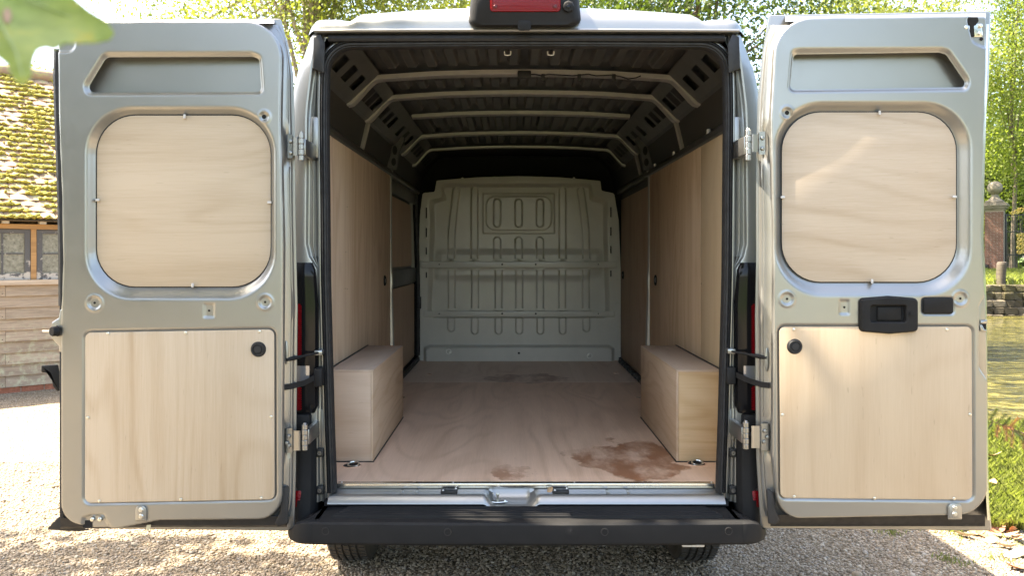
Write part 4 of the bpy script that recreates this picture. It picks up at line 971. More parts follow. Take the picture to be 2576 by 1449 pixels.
        m = MB(); m.prism(rect(2466, 805, 2484, 815, 2), mp, -0.010, -0.03, 2); m.prism(rpoly([(2464, 818), (2470, 816), (2476, 828), (2482, 830), (2482, 835), (2466, 834)], 2, 2), mp, -0.010, -0.03, 2); m.build('latch_jaw', STEEL, door)
        MB().prism(rpoly([(2452, 740), (2479, 740), (2483, 962), (2452, 962)], 2, 2), mp, -0.016, -0.08, 2).build('latch_case', SILVER, door)
    return door
build_door(-1); build_door(1)

# a dead leaf lying on the sill
def leaf_mesh(pts, thick, curl, mp3):
    V = []; Fc = []
    n = len(pts); cx = sum(p[0] for p in pts) / n; cy = sum(p[1] for p in pts) / n
    return pts
# ------------------------------------------------------------------ setting: ground, pond
def S(x): x = min(max(x, 0.0), 1.0); return x * x * (3 - 2 * x)
def terrain(x, y):
    x = np.asarray(x, float); y = np.asarray(y, float)
    side = sst((x - 1.0) / 3.0)
    z = side * (0.62 * sst((y - 22.0) / 0.25) + 0.18 * sst((y - 22.5) / 8.0))
    inp = sst((x - 2.2) / 1.2) * sst((y - (3.5 + 0.02 * x)) / 1.9) * sst((22.3 - y) / 0.25)
    z = z - inp * (0.42 + 0.9 * sst((y - 5.8) / 2.5))
    z = z + 0.05 * sst((x - 2.55) / 0.5) * sst((y - 1.4) / 0.5) * (1 - inp)
    return z
def axis_pts(lo, hi, step, far): 
    a = list(np.arange(lo, hi + 1e-6, step)); o = 1.0
    while a[-1] < far: a.append(a[-1] + o); o *= 1.35
    o = 1.0; 
    while a[0] > -far: a.insert(0, a[0] - o); o *= 1.35
    return np.array(a)
gx_, gy_ = axis_pts(-9, 30, 0.25, 300), axis_pts(-4, 34, 0.25, 300)
GX, GY = np.meshgrid(gx_, gy_); GZ = terrain(GX, GY)
idx = np.arange(GX.size).reshape(GX.shape)
def groundmat():
    m, nt, b = newmat('gravel_and_grass')
    v = ocoord(nt)
    vo = node(nt, 'ShaderNodeTexVoronoi', {'Vector': v, 'Scale': 88.0, 'Randomness': 1.0})
    cr = node(nt, 'ShaderNodeSeparateColor', {0: vo.outputs['Color']}).outputs[0]
    st = ramp(nt, cr, [(0.0, (0.10, 0.075, 0.05)), (0.3, (0.21, 0.16, 0.10)), (0.6, (0.30, 0.235, 0.16)), (0.85, (0.40, 0.34, 0.26)), (1.0, (0.18, 0.165, 0.15))])
    gap = node(nt, 'ShaderNodeMapRange', {0: vo.outputs['Distance'], 1: 0.45, 2: 0.8, 3: 1.0, 4: 0.35}).outputs[0]
    st = mixc(nt, 1.0, st, gap, 'MULTIPLY')
    dirt = noise(nt, v, 1.3, 4, 0.6)
    st = mixc(nt, node(nt, 'ShaderNodeMapRange', {0: dirt, 1: 0.5, 2: 0.75, 3: 0.0, 4: 0.5}).outputs[0], st, c4((0.20, 0.16, 0.10)))
    g1 = noise(nt, v, 25.0, 4, 0.7); gr = ramp(nt, g1, [(0.3, (0.035, 0.055, 0.012)), (0.55, (0.075, 0.115, 0.025)), (0.75, (0.15, 0.17, 0.05))])
    sx = node(nt, 'ShaderNodeSeparateXYZ', {0: v}); wob = mth(nt, 'MULTIPLY', mth(nt, 'SUBTRACT', noise(nt, v, 2.5, 4, 0.7), 0.5), 1.1)
    X = mth(nt, 'ADD', sx.outputs[0], wob); Y = mth(nt, 'ADD', sx.outputs[1], wob)
    mk_ = mth(nt, 'MULTIPLY', node(nt, 'ShaderNodeMapRange', {0: X, 1: 2.5, 2: 2.9, 3: 0.0, 4: 1.0}).outputs[0], node(nt, 'ShaderNodeMapRange', {0: Y, 1: 1.3, 2: 1.8, 3: 0.0, 4: 1.0}).outputs[0])
    far = node(nt, 'ShaderNodeMapRange', {0: Y, 1: 9.5, 2: 11.0, 3: 0.0, 4: 1.0}).outputs[0]
    far2 = node(nt, 'ShaderNodeMapRange', {0: Y, 1: -16.0, 2: -19.0, 3: 0.0, 4: 1.0}).outputs[0]
    mk_ = mth(nt, 'MAXIMUM', mk_, mth(nt, 'MAXIMUM', far, far2))
    nt.links.new(mixc(nt, mk_, st, gr), b.inputs['Base Color']); b.inputs['Roughness'].default_value = 0.85; b.inputs['Specular IOR Level'].default_value = 0.25
    bump(nt, b, mth(nt, 'SUBTRACT', 1.0, vo.outputs['Distance']), 0.6, 0.008)
    return m
gnd = mk('ground', np.stack([GX, GY, GZ], -1).reshape(-1, 3), np.stack([idx[:-1, :-1], idx[:-1, 1:], idx[1:, 1:], idx[1:, :-1]], -1).reshape(-1, 4), groundmat(), None, True, None)
tag(gnd, 'gravel drive running into grass banks', kind='structure')
def watermat():
    m, nt, b = newmat('pond_water')
    refl_mott = noise(nt, ocoord(nt, (0.8, 2.6, 1)), 1.5, 7, 0.78, 0.8)  # golden and dark reflections painted into the murky water colour
    nt.links.new(ramp(nt, refl_mott, [(0.36, (0.022, 0.022, 0.008)), (0.5, (0.06, 0.055, 0.014)), (0.62, (0.17, 0.15, 0.045))]), b.inputs['Base Color']); b.inputs['Roughness'].default_value = 0.04; b.inputs['IOR'].default_value = 1.33
    v = ocoord(nt, (1.0, 1.8, 1))
    h = mth(nt, 'ADD', noise(nt, v, 1.6, 3, 0.6, 0.5), mth(nt, 'MULTIPLY', noise(nt, v, 7.0, 3, 0.6, 0.6), 0.25))
    bump(nt, b, h, 1.0, 0.22)
    return m
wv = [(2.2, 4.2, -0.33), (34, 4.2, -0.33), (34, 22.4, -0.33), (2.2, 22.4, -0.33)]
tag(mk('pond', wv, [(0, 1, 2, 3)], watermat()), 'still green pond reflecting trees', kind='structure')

# loose gravel: real pebbles in the strip nearest the camera
def ico():
    t = (1 + 5 ** 0.5) / 2
    V = np.array([(-1, t, 0), (1, t, 0), (-1, -t, 0), (1, -t, 0), (0, -1, t), (0, 1, t), (0, -1, -t), (0, 1, -t), (t, 0, -1), (t, 0, 1), (-t, 0, -1), (-t, 0, 1)], float)
    V /= np.linalg.norm(V[0])
    Fc = np.array([(0, 11, 5), (0, 5, 1), (0, 1, 7), (0, 7, 10), (0, 10, 11), (1, 5, 9), (5, 11, 4), (11, 10, 2), (10, 7, 6), (7, 1, 8), (3, 9, 4), (3, 4, 2), (3, 2, 6), (3, 6, 8), (3, 8, 9), (4, 9, 5), (2, 4, 11), (6, 2, 10), (8, 6, 7), (9, 8, 1)])
    return V, Fc
IV, IF = ico()
def scatter_blobs(name, P, sx, sy, sz, mat, parent=None, jitter=0.18, smooth=True):
    N = len(P); a = RNG.uniform(0, 2 * np.pi, N); ca, sa = np.cos(a)[:, None], np.sin(a)[:, None]
    v = IV[None] * (1 + RNG.uniform(-jitter, jitter, (N, 12, 1)))
    x = v[:, :, 0] * sx[:, None]; y = v[:, :, 1] * sy[:, None]; z = v[:, :, 2] * sz[:, None]
    tl = RNG.normal(0, 0.35, (N, 1)); x, z = x * np.cos(tl) - z * np.sin(tl), x * np.sin(tl) + z * np.cos(tl)
    V = np.stack([x * ca - y * sa, x * sa + y * ca, z], -1) + P[:, None, :]
    Fc = (IF[None] + (np.arange(N) * 12)[:, None, None]).reshape(-1, 3)
    return mk(name, V.reshape(-1, 3), Fc, mat, parent, smooth, None)
def pebblemat():
    m, nt, b = newmat('pebbles')
    r = node(nt, 'ShaderNodeNewGeometry').outputs['Random Per Island']
    st = ramp(nt, r, [(0.0, (0.14, 0.105, 0.072)), (0.25, (0.24, 0.185, 0.125)), (0.5, (0.31, 0.245, 0.17)), (0.75, (0.37, 0.305, 0.22)), (0.92, (0.46, 0.41, 0.33)), (1.0, (0.19, 0.175, 0.16))])
    nt.links.new(mixc(nt, mth(nt, 'MULTIPLY', noise(nt, ocoord(nt), 120, 3), 0.35), st, c4((0.2, 0.16, 0.11))), b.inputs['Base Color']); b.inputs['Roughness'].default_value = 0.75
    return m
PEB = pebblemat()
N = 58000
py = RNG.uniform(0, 1, N) ** 1.25 * 2.3 + 0.55; zc = py - CAM[1]
px = CAM[0] + RNG.uniform(-1420, 1420, N) * zc / F
r_ = RNG.lognormal(math.log(0.0054), 0.32, N)
keep = ~((px > 2.6 + RNG.normal(0, 0.2, N)) & (py > 1.5 + RNG.normal(0, 0.2, N)))
px, py, r_ = px[keep], py[keep], r_[keep]
tag(scatter_blobs('gravel', np.stack([px, py, terrain(px, py) + r_ * 0.25], -1), r_ * RNG.uniform(0.9, 1.5, len(r_)), r_, r_ * RNG.uniform(0.55, 0.9, len(r_)), PEB), 'loose tan pebbles on the drive', kind='stuff')

# ------------------------------------------------------------------ vegetation helpers
def leaves(name, P, size, mat, parent=None, flat=0.0, ratio=0.62, bend=0.0):
    N = len(P); s = size * RNG.uniform(0.6, 1.35, N)[:, None]
    n = RNG.normal(size=(N, 3)); n[:, 2] = np.abs(n[:, 2]) + flat; n /= np.linalg.norm(n, axis=1)[:, None]
    t = RNG.normal(size=(N, 3)); t -= n * np.sum(t * n, 1)[:, None]; t /= np.linalg.norm(t, axis=1)[:, None]; b = np.cross(n, t)
    V = np.stack([P - t * s * 0.5, P + b * s * ratio * 0.5 + n * s * 0.06, P + t * s * 0.5, P - b * s * ratio * 0.5 + n * s * 0.06], 1).reshape(-1, 3)
    return mk(name, V, np.arange(N * 4).reshape(-1, 4), mat, parent, False)
BARK = simple('bark', (0.14, 0.11, 0.085), 0.9, 0, 0.2, var=0.35, vs=9, bmp=0.6, bs=30, bd=0.02)
PALEBARK = simple('pale_bark', (0.30, 0.24, 0.18), 0.9, 0, 0.2, var=0.35, vs=9, bmp=0.6, bs=30, bd=0.02)
def tree(label, base, crown, rad, nleaf, size, mat, bark=BARK, clumps=46, spread=0.30, trunk_r=0.22, name='tree', nlimb=9, group=None, fill=0.55):
    t = empty(name, label, 'tree', group, loc=base)
    bx_, c, rd = np.array(base, float), np.array(crown, float), np.array(rad, float)
    d = RNG.normal(size=(clumps, 3)); d /= np.linalg.norm(d, axis=1)[:, None]
    cl = c + d * rd * (RNG.uniform(0, 1, clumps) ** 0.45)[:, None]
    ix = RNG.integers(0, clumps, nleaf); cs = RNG.uniform(0.6, 1.3, clumps)[ix][:, None]
    g = RNG.normal(size=(nleaf, 3)) * rd * spread * 0.62 * cs; g[:, 2] *= 0.75
    P = cl[ix] + g
    m = MB(); top = c + np.array((0, 0, rd[2] * 0.45))
    k = 6; pts = [bx_ * (1 - i / k) + top * (i / k) + np.array((random.uniform(-1, 1), random.uniform(-1, 1), 0)) * 0.06 * rd[0] * (i > 0) for i in range(k + 1)]
    m.tube([p - bx_ for p in pts], [trunk_r * (1 - 0.8 * i / k) for i in range(k + 1)], 9)
    for i in range(min(nlimb, clumps)):
        f = random.uniform(0.35, 0.9); q = bx_ * (1 - f) + top * f; e = cl[i]; mid = (q + e) / 2 + np.array((random.uniform(-.3, .3), random.uniform(-.3, .3), 0.12 * rd[2]))
        m.tube([q - bx_, mid - bx_, e - bx_], [trunk_r * 0.42 * (1.1 - f), trunk_r * 0.2, trunk_r * 0.06], 6)
        for j in range(3):
            e2 = e + RNG.normal(size=3) * rd * 0.28; m.tube([mid - bx_, (mid + e2) / 2 - bx_ + RNG.normal(size=3) * 0.1, e2 - bx_], [trunk_r * 0.12, trunk_r * 0.07, trunk_r * 0.03], 5)
    m.build('trunk', bark, t)
    leaves('crown', P - bx_, size, mat, t)
    return t
def gz(x, y): return float(terrain(x, y))
LF_Y = leafmat('leaf_yellow_green', (0.105, 0.13, 0.034), (0.20, 0.22, 0.07), 0.5)
LF_D = leafmat('leaf_dark', (0.030, 0.055, 0.014), (0.085, 0.120, 0.030), 0.4)
LF_B = leafmat('leaf_birch', (0.11, 0.15, 0.03), (0.19, 0.23, 0.06), 0.55)
def tr(label, u, Y, zc_, rad, n, size, mat, **kw):
    x = ax(u, Y); b = (x + kw.pop('lean', 0), Y, gz(x, Y)); tree(label, b, (x, Y, zc_), rad, n, size, mat, **kw)
tr('bright green tree with bare twigs above the left rear door', 800, 14.0, 8.0, (4.2, 3.0, 4.4), 52000, 0.085, LF_Y, bark=PALEBARK, clumps=95, spread=0.28, nlimb=22)
tr('dense dark tree just right of the van roof', 1740, 13.0, 7.2, (3.4, 3.0, 4.6), 40000, 0.092, LF_D, clumps=70, spread=0.30)
tr('green tree behind the middle of the van roof', 1330, 18.0, 8.5, (4.0, 3.0, 3.8), 38000, 0.105, LF_Y, clumps=60, spread=0.3)
tr('far tree top showing over the right rear door', 2180, 30.0, 10.6, (4.2, 4.0, 2.9), 16000, 0.15, LF_Y, clumps=40, spread=0.34)
tr('tall airy tree beside the brick gate pillar', 2545, 34.5, 11.5, (4.2, 3.0, 8.5), 42000, 0.125, LF_B, clumps=110, spread=0.22, trunk_r=0.11, nlimb=18)
tr('dense leafy tree behind the iron gate', 2545, 40.0, 6.2, (6.0, 4.0, 4.2), 42000, 0.17, LF_D, clumps=70, spread=0.34, trunk_r=0.3)
tr('tree standing far behind the iron gate', 2680, 46.0, 9.0, (7.0, 5.0, 7.0), 30000, 0.21, LF_Y, clumps=60, spread=0.3, trunk_r=0.3)
tr('distant tree peeping over the mossy shed roof', 25, 22.0, 5.9, (2.2, 2.0, 2.0), 3500, 0.16, LF_Y, clumps=26, spread=0.35)
# trees round the yard, outside the picture: their shade dapples the drive and they stand in the paint's reflections
tree('overhanging tree left of the drive shading its gravel', (-8.2, 0.9, 0), (-5.9, 0.88, 6.3), (1.8, 0.85, 1.0), 1300, 0.15, LF_Y, clumps=26, spread=0.24, trunk_r=0.16)
tree('unseen broad tree with a high crown added to shade the yard', (-7.5, -4.5, 0), (-4.6, -3.4, 8.0), (3.0, 4.7, 1.0), 15000, 0.26, LF_Y, clumps=60, spread=0.30, trunk_r=0.3, nlimb=20)  # out-of-frame crown added and placed to shade van, bumper and near leaf
tree('big dense tree at the back of the yard', (-8.5, -12.0, 0), (-8.5, -12.0, 3.8), (4.2, 3.0, 3.9), 12000, 0.34, LF_D, clumps=56, spread=0.36, trunk_r=0.3)
tree('old tree at the edge of the yard', (13.0, -15.0, 0), (13.0, -15.0, 6.5), (4.6, 3.4, 4.0), 7000, 0.40, LF_D, clumps=46, spread=0.36, trunk_r=0.3)

# the wood that closes the view all round, far behind
wn = 30000; wa = RNG.uniform(-2.2, 2.2, wn); wr_ = RNG.uniform(58, 72, wn); wh = 3.0 + 2.2 * np.sin(wa * 9) + 1.2 * np.sin(wa * 23 + 1); wz = RNG.uniform(0, 1, wn) ** 0.8 * (wh + 5.0) + 0.3
tag(leaves('woodland', np.stack([np.sin(wa) * wr_, np.cos(wa) * wr_, wz + 0.6], -1), 1.1, LF_D), 'far belt of green woodland behind the garden', kind='stuff')
# grass: blades on the near bank and far verge
def blades(P, h, wdt):
    N = len(P); a = RNG.uniform(0, 2 * np.pi, N); d = np.stack([np.cos(a), np.sin(a), np.zeros(N)], -1); hh = (h * RNG.uniform(0.5, 1.4, N))[:, None]
    w_ = (wdt * RNG.uniform(0.7, 1.3, N))[:, None]; pr = np.stack([-d[:, 1], d[:, 0], d[:, 2]], -1); z = np.array([0, 0, 1.0])
    ln = RNG.uniform(0.1, 0.8, N)[:, None]
    V = np.stack([P - pr * w_, P + pr * w_, P + pr * w_ * 0.7 + z * hh * 0.6 + d * hh * 0.25 * ln, P + z * hh + d * hh * ln, P - pr * w_ * 0.7 + z * hh * 0.6 + d * hh * 0.25 * ln], 1)
    return V.reshape(-1, 3), np.arange(N * 5).reshape(-1, 5)
N = 46000
by = 1.35 + RNG.uniform(0, 1, N) ** 1.5 * 5.0; bxx = CAM[0] + (by - CAM[1]) * RNG.uniform(0.555, 0.72, N)
ok = (bxx > 2.65 + RNG.normal(0, 0.12, N)); by, bxx = by[ok], bxx[ok]
Vb, Fb = blades(np.stack([bxx, by, terrain(bxx, by) - 0.01], -1), 0.085, 0.0024)
N = 1100; k = RNG.integers(0, 26, N); cx_, cy_ = RNG.uniform(2.05, 2.9, 26), RNG.uniform(0.85, 1.6, 26)
P2 = np.stack([cx_[k] + RNG.normal(0, 0.035, N), cy_[k] + RNG.normal(0, 0.035, N), np.zeros(N)], -1)
V2, F2 = blades(P2, 0.022, 0.0016)
N = 9000; fy = RNG.uniform(22.2, 31.5, N); fx = CAM[0] + (fy - CAM[1]) * RNG.uniform(0.60, 0.70, N)
V3, F3 = blades(np.stack([fx, fy, terrain(fx, fy) - 0.02], -1), 0.22, 0.012)
VV = np.concatenate([Vb, V2, V3]); FF = np.concatenate([Fb, F2 + len(Vb), F3 + len(Vb) + len(V2)])
GRASS = leafmat('grass_blade', (0.13, 0.18, 0.045), (0.30, 0.33, 0.14), 0.4, 6.0)
tag(mk('grass', VV, FF, GRASS), 'lush green grass on the pond banks', 'grass', kind='stuff')

# ------------------------------------------------------------------ shed on the left
A0 = np.array([-6.0, 5.83, 0.0]); EW = np.array([0.771, 0.637, 0]); NW = np.array([0.637, -0.771, 0])
def W(s, z, o=0.0): return tuple(A0 + EW * s + NW * o + np.array([0, 0, z]))
def s_of(u):
    d = np.array([(u - U0) / F, 1.0]); Cc = CAM[:2] - A0[:2]
    k = -(Cc @ NW[:2]) / (d @ NW[:2]); return float((Cc + k * d) @ EW[:2])
shed = empty('garden_shed', 'weathered timber shed with mossy tiled roof left of the van', 'shed')
def wbox(s0, s1, z0, z1, o0, o1, name, mat, par, lean=0.0):
    m = MB(); P_ = [W(s0, z0, o0), W(s1, z0, o0), W(s1, z0, o1 + lean), W(s0, z0, o1 + lean), W(s0, z1, o0), W(s1, z1, o0), W(s1, z1, o1), W(s0, z1, o1)]
    m.add(P_, [(0, 3, 2, 1), (4, 5, 6, 7), (0, 1, 5, 4), (1, 2, 6, 5), (2, 3, 7, 6), (3, 0, 4, 7)]); return m.build(name, mat, par, False)
def oldwood(name, c1, c2, c3, sc_=1.0, lich=0.5):
    m, nt, b = newmat(name); v = ocoord(nt, (3 * sc_, 3 * sc_, 40 * sc_))
    r = node(nt, 'ShaderNodeObjectInfo').outputs['Random']
    f = noise(nt, node(nt, 'ShaderNodeVectorMath', {0: v, 1: node(nt, 'ShaderNodeCombineXYZ', {0: mth(nt, 'MULTIPLY', r, 30.0), 1: r, 2: mth(nt, 'MULTIPLY', r, 9.0)}).outputs[0]}, operation='ADD').outputs[0], 1.0, 5, 0.65, 0.4)
    col = ramp(nt, f, [(0.3, c1), (0.55, c2), (0.75, [min(1, q * 1.25) for q in c2])])
    col = mixc(nt, mth(nt, 'MULTIPLY', r, 0.35), col, c4([q * 0.7 for q in c1]))
    l = noise(nt, ocoord(nt), 14.0, 5, 0.7)
    hz = node(nt, 'ShaderNodeSeparateXYZ', {0: ocoord(nt)}).outputs[2]
    lm = mth(nt, 'MULTIPLY', node(nt, 'ShaderNodeMapRange', {0: l, 1: 0.48, 2: 0.66, 3: 0.0, 4: lich}).outputs[0], node(nt, 'ShaderNodeMapRange', {0: hz, 1: 1.0, 2: 0.3, 3: 0.0, 4: 1.0}).outputs[0])
    nt.links.new(mixc(nt, lm, col, c4(c3)), b.inputs['Base Color']); b.inputs['Roughness'].default_value = 0.85
    bump(nt, b, f, 0.5, 0.006); return m
BOARD = oldwood('weathered_board', (0.26, 0.195, 0.135), (0.42, 0.325, 0.235), (0.50, 0.49, 0.32), 1.0, 0.8)
ORANGE = oldwood('orange_timber', (0.30, 0.16, 0.065), (0.46, 0.26, 0.11), (0.4, 0.3, 0.2), 0.6, 0.0)
S0, S1 = -1.7, 2.6
wbox(S0, S1, 0.0, 2.05, -0.30, -0.07, 'wall_core', simple('shed_inside', (0.05, 0.04, 0.03), 0.9), shed)
zb0, bh_ = 0.066, 0.1333
for i in range(9):
    z0_ = zb0 + i * bh_; j0 = s_of(14) + (0.02 if i % 2 else 0.0); 
    cuts = [S0, j0, j0 + 1.15, S1] if i % 2 == 0 else [S0, s_of(118 + 6 * i), s_of(118 + 6 * i) + 1.3, S1]
    if i in (3,): cuts = [S0, j0 - 0.9, j0 + 1.6, S1]
    for a_, b_ in zip(cuts[:-1], cuts[1:]):
        wbox(a_ + 0.0015, b_ - 0.0015, z0_ + 0.001, z0_ + bh_ + 0.012, -0.05, -0.018 + random.uniform(-0.002, 0.002), 'board', BOARD, shed, 0.020 + random.uniform(-0.003, 0.003))
        for e in (a_ + 0.03, b_ - 0.03):
            if -0.2 < e < 0.9: MB().lathe([(0.0, 0.002), (0.005, 0.0015), (0.006, 0.0)], W(e, z0_ + 0.03, -0.002), NW, 8).build('nail', simple('rust_nail', (0.09, 0.06, 0.045), 0.7), shed)
BRICKR = simple('red_brick', (0.36, 0.14, 0.085), 0.9, 0, 0.2, var=0.3, vs=25, bmp=0.5, bs=90, bd=0.004)
for i in range(18):
    a_ = S0 + i * 0.238; wbox(a_ + 0.005, a_ + 0.233, -0.005, 0.064, -0.10, -0.004 + random.uniform(-.003, .003), 'brick', BRICKR, shed)
wbox(S0, S1, -0.01, 0.055, -0.12, -0.012, 'mortar', simple('mortar', (0.28, 0.25, 0.2), 0.95), shed)
SILL = oldwood('pale_sill', (0.36, 0.26, 0.18), (0.52, 0.42, 0.32), (0.4, 0.3, 0.2), 0.6, 0.0)
wbox(S0, S1, 1.265, 1.322, -0.06, 0.030, 'window_sill', SILL, shed, 0.0)
wbox(S0, S1, 1.925, 1.982, -0.06, 0.012, 'head_beam', ORANGE, shed)
pa, pb = s_of(78), s_of(92)
wbox(pa, pb, 1.323, 1.924, -0.06, -0.004, 'window_post', ORANGE, shed)
PEEL, pnt, pb_ = newmat('peeling_paint')
pf = noise(pnt, ocoord(pnt), 22.0, 4, 0.6); ph = node(pnt, 'ShaderNodeSeparateXYZ', {0: ocoord(pnt)}).outputs[2]
pf2 = mth(pnt, 'ADD', pf, node(pnt, 'ShaderNodeMapRange', {0: ph, 1: 1.46, 2: 1.36, 3: 0.0, 4: 0.22}).outputs[0])
pnt.links.new(ramp(pnt, pf2, [(0.0, (0.085, 0.085, 0.09)), (0.62, (0.10, 0.097, 0.097)), (0.67, (0.45, 0.41, 0.36)), (1.0, (0.50, 0.46, 0.41))]), pb_.inputs['Base Color']); pb_.inputs['Roughness'].default_value = 0.8
PANE, qnt, qb = newmat('dirty_glass')
qf = noise(qnt, ocoord(qnt), 30.0, 5, 0.7)
qnt.links.new(ramp(qnt, qf, [(0.3, (0.12, 0.115, 0.085)), (0.55, (0.25, 0.24, 0.19)), (0.75, (0.36, 0.35, 0.29))]), qb.inputs['Base Color']); qb.inputs['Roughness'].default_value = 0.35
qnt.links.new(mth(qnt, 'MULTIPLY_ADD', qf, 0.6, 0.05), qb.inputs['Roughness'])
def shed_window(s0, s1, bars):
    z0_, z1_ = 1.324, 1.922; fw = 0.062
    m = MB()
    fr_ = wbox(s0 + 0.004, s0 + fw, z0_, z1_, -0.05, -0.014, 'window', PEEL, shed)
    wbox(s1 - fw, s1 - 0.004, z0_, z1_, -0.05, -0.014, 'frame_side', PEEL, fr_); wbox(s0 + fw, s1 - fw, z0_, z0_ + 0.075, -0.05, -0.015, 'frame_rail', PEEL, fr_); wbox(s0 + fw, s1 - fw, z1_ - 0.05, z1_, -0.05, -0.015, 'frame_rail', PEEL, fr_)
    xs2 = [s0 + fw] + bars + [s1 - fw]; zm = (z0_ + z1_) / 2 + 0.01
    for b_ in bars: wbox(b_ - 0.011, b_ + 0.011, z0_ + 0.075, z1_ - 0.05, -0.045, -0.020, 'glazing_bar', PEEL, fr_)
    for a_, b_ in zip(xs2[:-1], xs2[1:]):
        wbox(a_ + 0.012, b_ - 0.012, zm - 0.008, zm + 0.008, -0.045, -0.022, 'glazing_bar', PEEL, fr_)
        for q0, q1 in ((z0_ + 0.07, zm), (zm, z1_ - 0.045)): wbox(a_, b_, q0, q1, -0.040, -0.034 + random.uniform(-.002, .002), 'pane', PANE, fr_)
shed_window(pa - 1.15, pa, [s_of(6), s_of(6) - 0.34, s_of(6) - 0.68]); shed_window(pb, pb + 1.1, [pb + 0.40, pb + 0.74])
for q_ in (pb + 1.1, pa - 1.15 - (pb - pa)): wbox(q_, q_ + (pb - pa), 1.323, 1.924, -0.06, -0.004, 'window_post', ORANGE, shed)
shed_window(pb * 2 - pa + 1.1, S1, [pb + 1.6, pb + 1.95]); shed_window(S0, pa - 1.15 - (pb - pa), [S0 + 0.4])
RAFT = oldwood('rafter_end', (0.42, 0.34, 0.25), (0.58, 0.50, 0.40), (0.4, 0.3, 0.2), 0.6, 0.0)
for s_ in (s_of(12) - 0.42, s_of(12), s_of(105), s_of(105) + 0.42, s_of(105) + 0.84): wbox(s_ - 0.035, s_ + 0.035, 1.984, 2.06, -0.25, 0.10, 'rafter', RAFT, shed)
wbox(S0, S1, 1.984, 2.06, -0.32, -0.12, 'eaves_void', HOLE, shed)
# old bird's nest under the eaves
m = MB()
for i in range(160):
    s_ = random.uniform(s_of(20), s_of(92)); z_ = 2.0 + random.uniform(0, 0.035); a_ = random.uniform(-1, 1)
    m.tube([W(s_, z_, -0.06 + random.uniform(0, 0.05)), W(s_ + 0.05 * a_, z_ + random.uniform(-0.012, 0.02), -0.03 + random.uniform(0, 0.05))], 0.0012, 3)
tag(m.build('nest_twigs', simple('nest', (0.16, 0.11, 0.07), 0.9), shed, False), kind='stuff')
# roof: overlapping clay tiles, moss
PITCH = R(43); RL = 3.15; tw, ex = 0.172, 0.108; nrow = int(RL / ex)
def RF(s, d, h=0.0): return np.array(W(s, 2.035 + d * math.sin(PITCH) + h * math.cos(PITCH), 0.16 - d * math.cos(PITCH) + h * math.sin(PITCH)))
TILE, tnt, tb = newmat('clay_tile')
tr_ = node(tnt, 'ShaderNodeObjectInfo').outputs['Random']; tf = noise(tnt, ocoord(tnt), 18.0, 4, 0.65)
tcol = ramp(tnt, tr_, [(0.0, (0.24, 0.15, 0.10)), (0.5, (0.34, 0.20, 0.13)), (1.0, (0.30, 0.22, 0.17))])
tcol = mixc(tnt, node(tnt, 'ShaderNodeMapRange', {0: tf, 1: 0.46, 2: 0.62, 3: 0.0, 4: 0.75}).outputs[0], tcol, c4((0.36, 0.34, 0.14)))
tnt.links.new(tcol, tb.inputs['Base Color']); tb.inputs['Roughness'].default_value = 0.9; bump(tnt, tb, tf, 0.5, 0.01)
def tile_mesh(name):
    V = []; Fc = []
    nx = 5; 
    for k_, (d, h) in enumerate(((0.0, 0.030), (0.0, 0.016), (0.165, 0.002), (0.165, 0.014))):
        for i in range(nx): x = (i / (nx - 1) - 0.5) * (tw - 0.006); V.append((x, d, h - 0.010 * (2 * x / tw) ** 2))
    for k_ in range(3):
        for i in range(nx - 1): a_ = k_ * nx + i; Fc.append((a_, a_ + 1, a_ + nx + 1, a_ + nx))
    for i in range(nx - 1): Fc.append((3 * nx + i, 3 * nx + i + 1, i + 1, i))
    me = bpy.data.meshes.new(name); me.from_pydata(V, [], Fc); me.update(); me.materials.append(TILE); return me
tm = tile_mesh('roof_tile'); o_ = RF(0, 0); ey = RF(0, 1) - o_; ez = RF(0, 0, 1) - o_
rot = Matrix(((EW[0], ey[0], ez[0]), (EW[1], ey[1], ez[1]), (EW[2], ey[2], ez[2])))
roofbase = MB().add([RF(S0, 0, -0.02), RF(S1, 0, -0.02), RF(S1, RL, -0.02), RF(S0, RL, -0.02), RF(S0, 0.02, -0.05), RF(S1, 0.02, -0.05), RF(S1, RL, -0.3), RF(S0, RL, -0.3)], [(0, 1, 2, 3), (4, 7, 6, 5), (0, 4, 5, 1), (2, 6, 7, 3), (1, 5, 6, 2), (0, 3, 7, 4)]).build('roof', simple('battens', (0.12, 0.09, 0.06), 0.9), shed, False)
far_v, far_f = [], []
lo_s, hi_s = -0.42, 1.25
ntile = 0; tv = np.array([v.co[:] for v in tm.vertices]); tfc = [tuple(p.vertices) for p in tm.polygons]
for r2 in range(nrow):
    c0 = S0 + (tw / 2 if r2 % 2 else 0)
    for c_ in range(int((S1 - S0) / tw)):
        s_ = c0 + (c_ + 0.5) * tw; p = RF(s_, r2 * ex + random.uniform(-0.006, 0.006), random.uniform(0, 0.006)); a_ = random.uniform(-0.03, 0.03)
        if lo_s < s_ < hi_s and ntile < 298:
            o = bpy.data.objects.new('roof_tile', tm); COL.objects.link(o); o.parent = shed
            o.matrix_local = Matrix.Translation(Vector(p)) @ (rot @ Matrix.Rotation(a_, 3, 'Z')).to_4x4(); ntile += 1
        else:
            n0 = len(far_v); q = (np.array(rot @ Matrix.Rotation(a_, 3, 'Z')) @ tv.T).T + p
            far_v += [tuple(x) for x in q]; far_f += [tuple(i + n0 for i in f) for f in tfc]
tag(mk('roof_tile_field', far_v, far_f, TILE, shed), kind='stuff')
N = 8500; ms = RNG.uniform(lo_s - 0.6, hi_s + 0.3, N); row_ = RNG.integers(0, nrow, N); md = row_ * ex + np.abs(RNG.normal(0, 0.022, N))
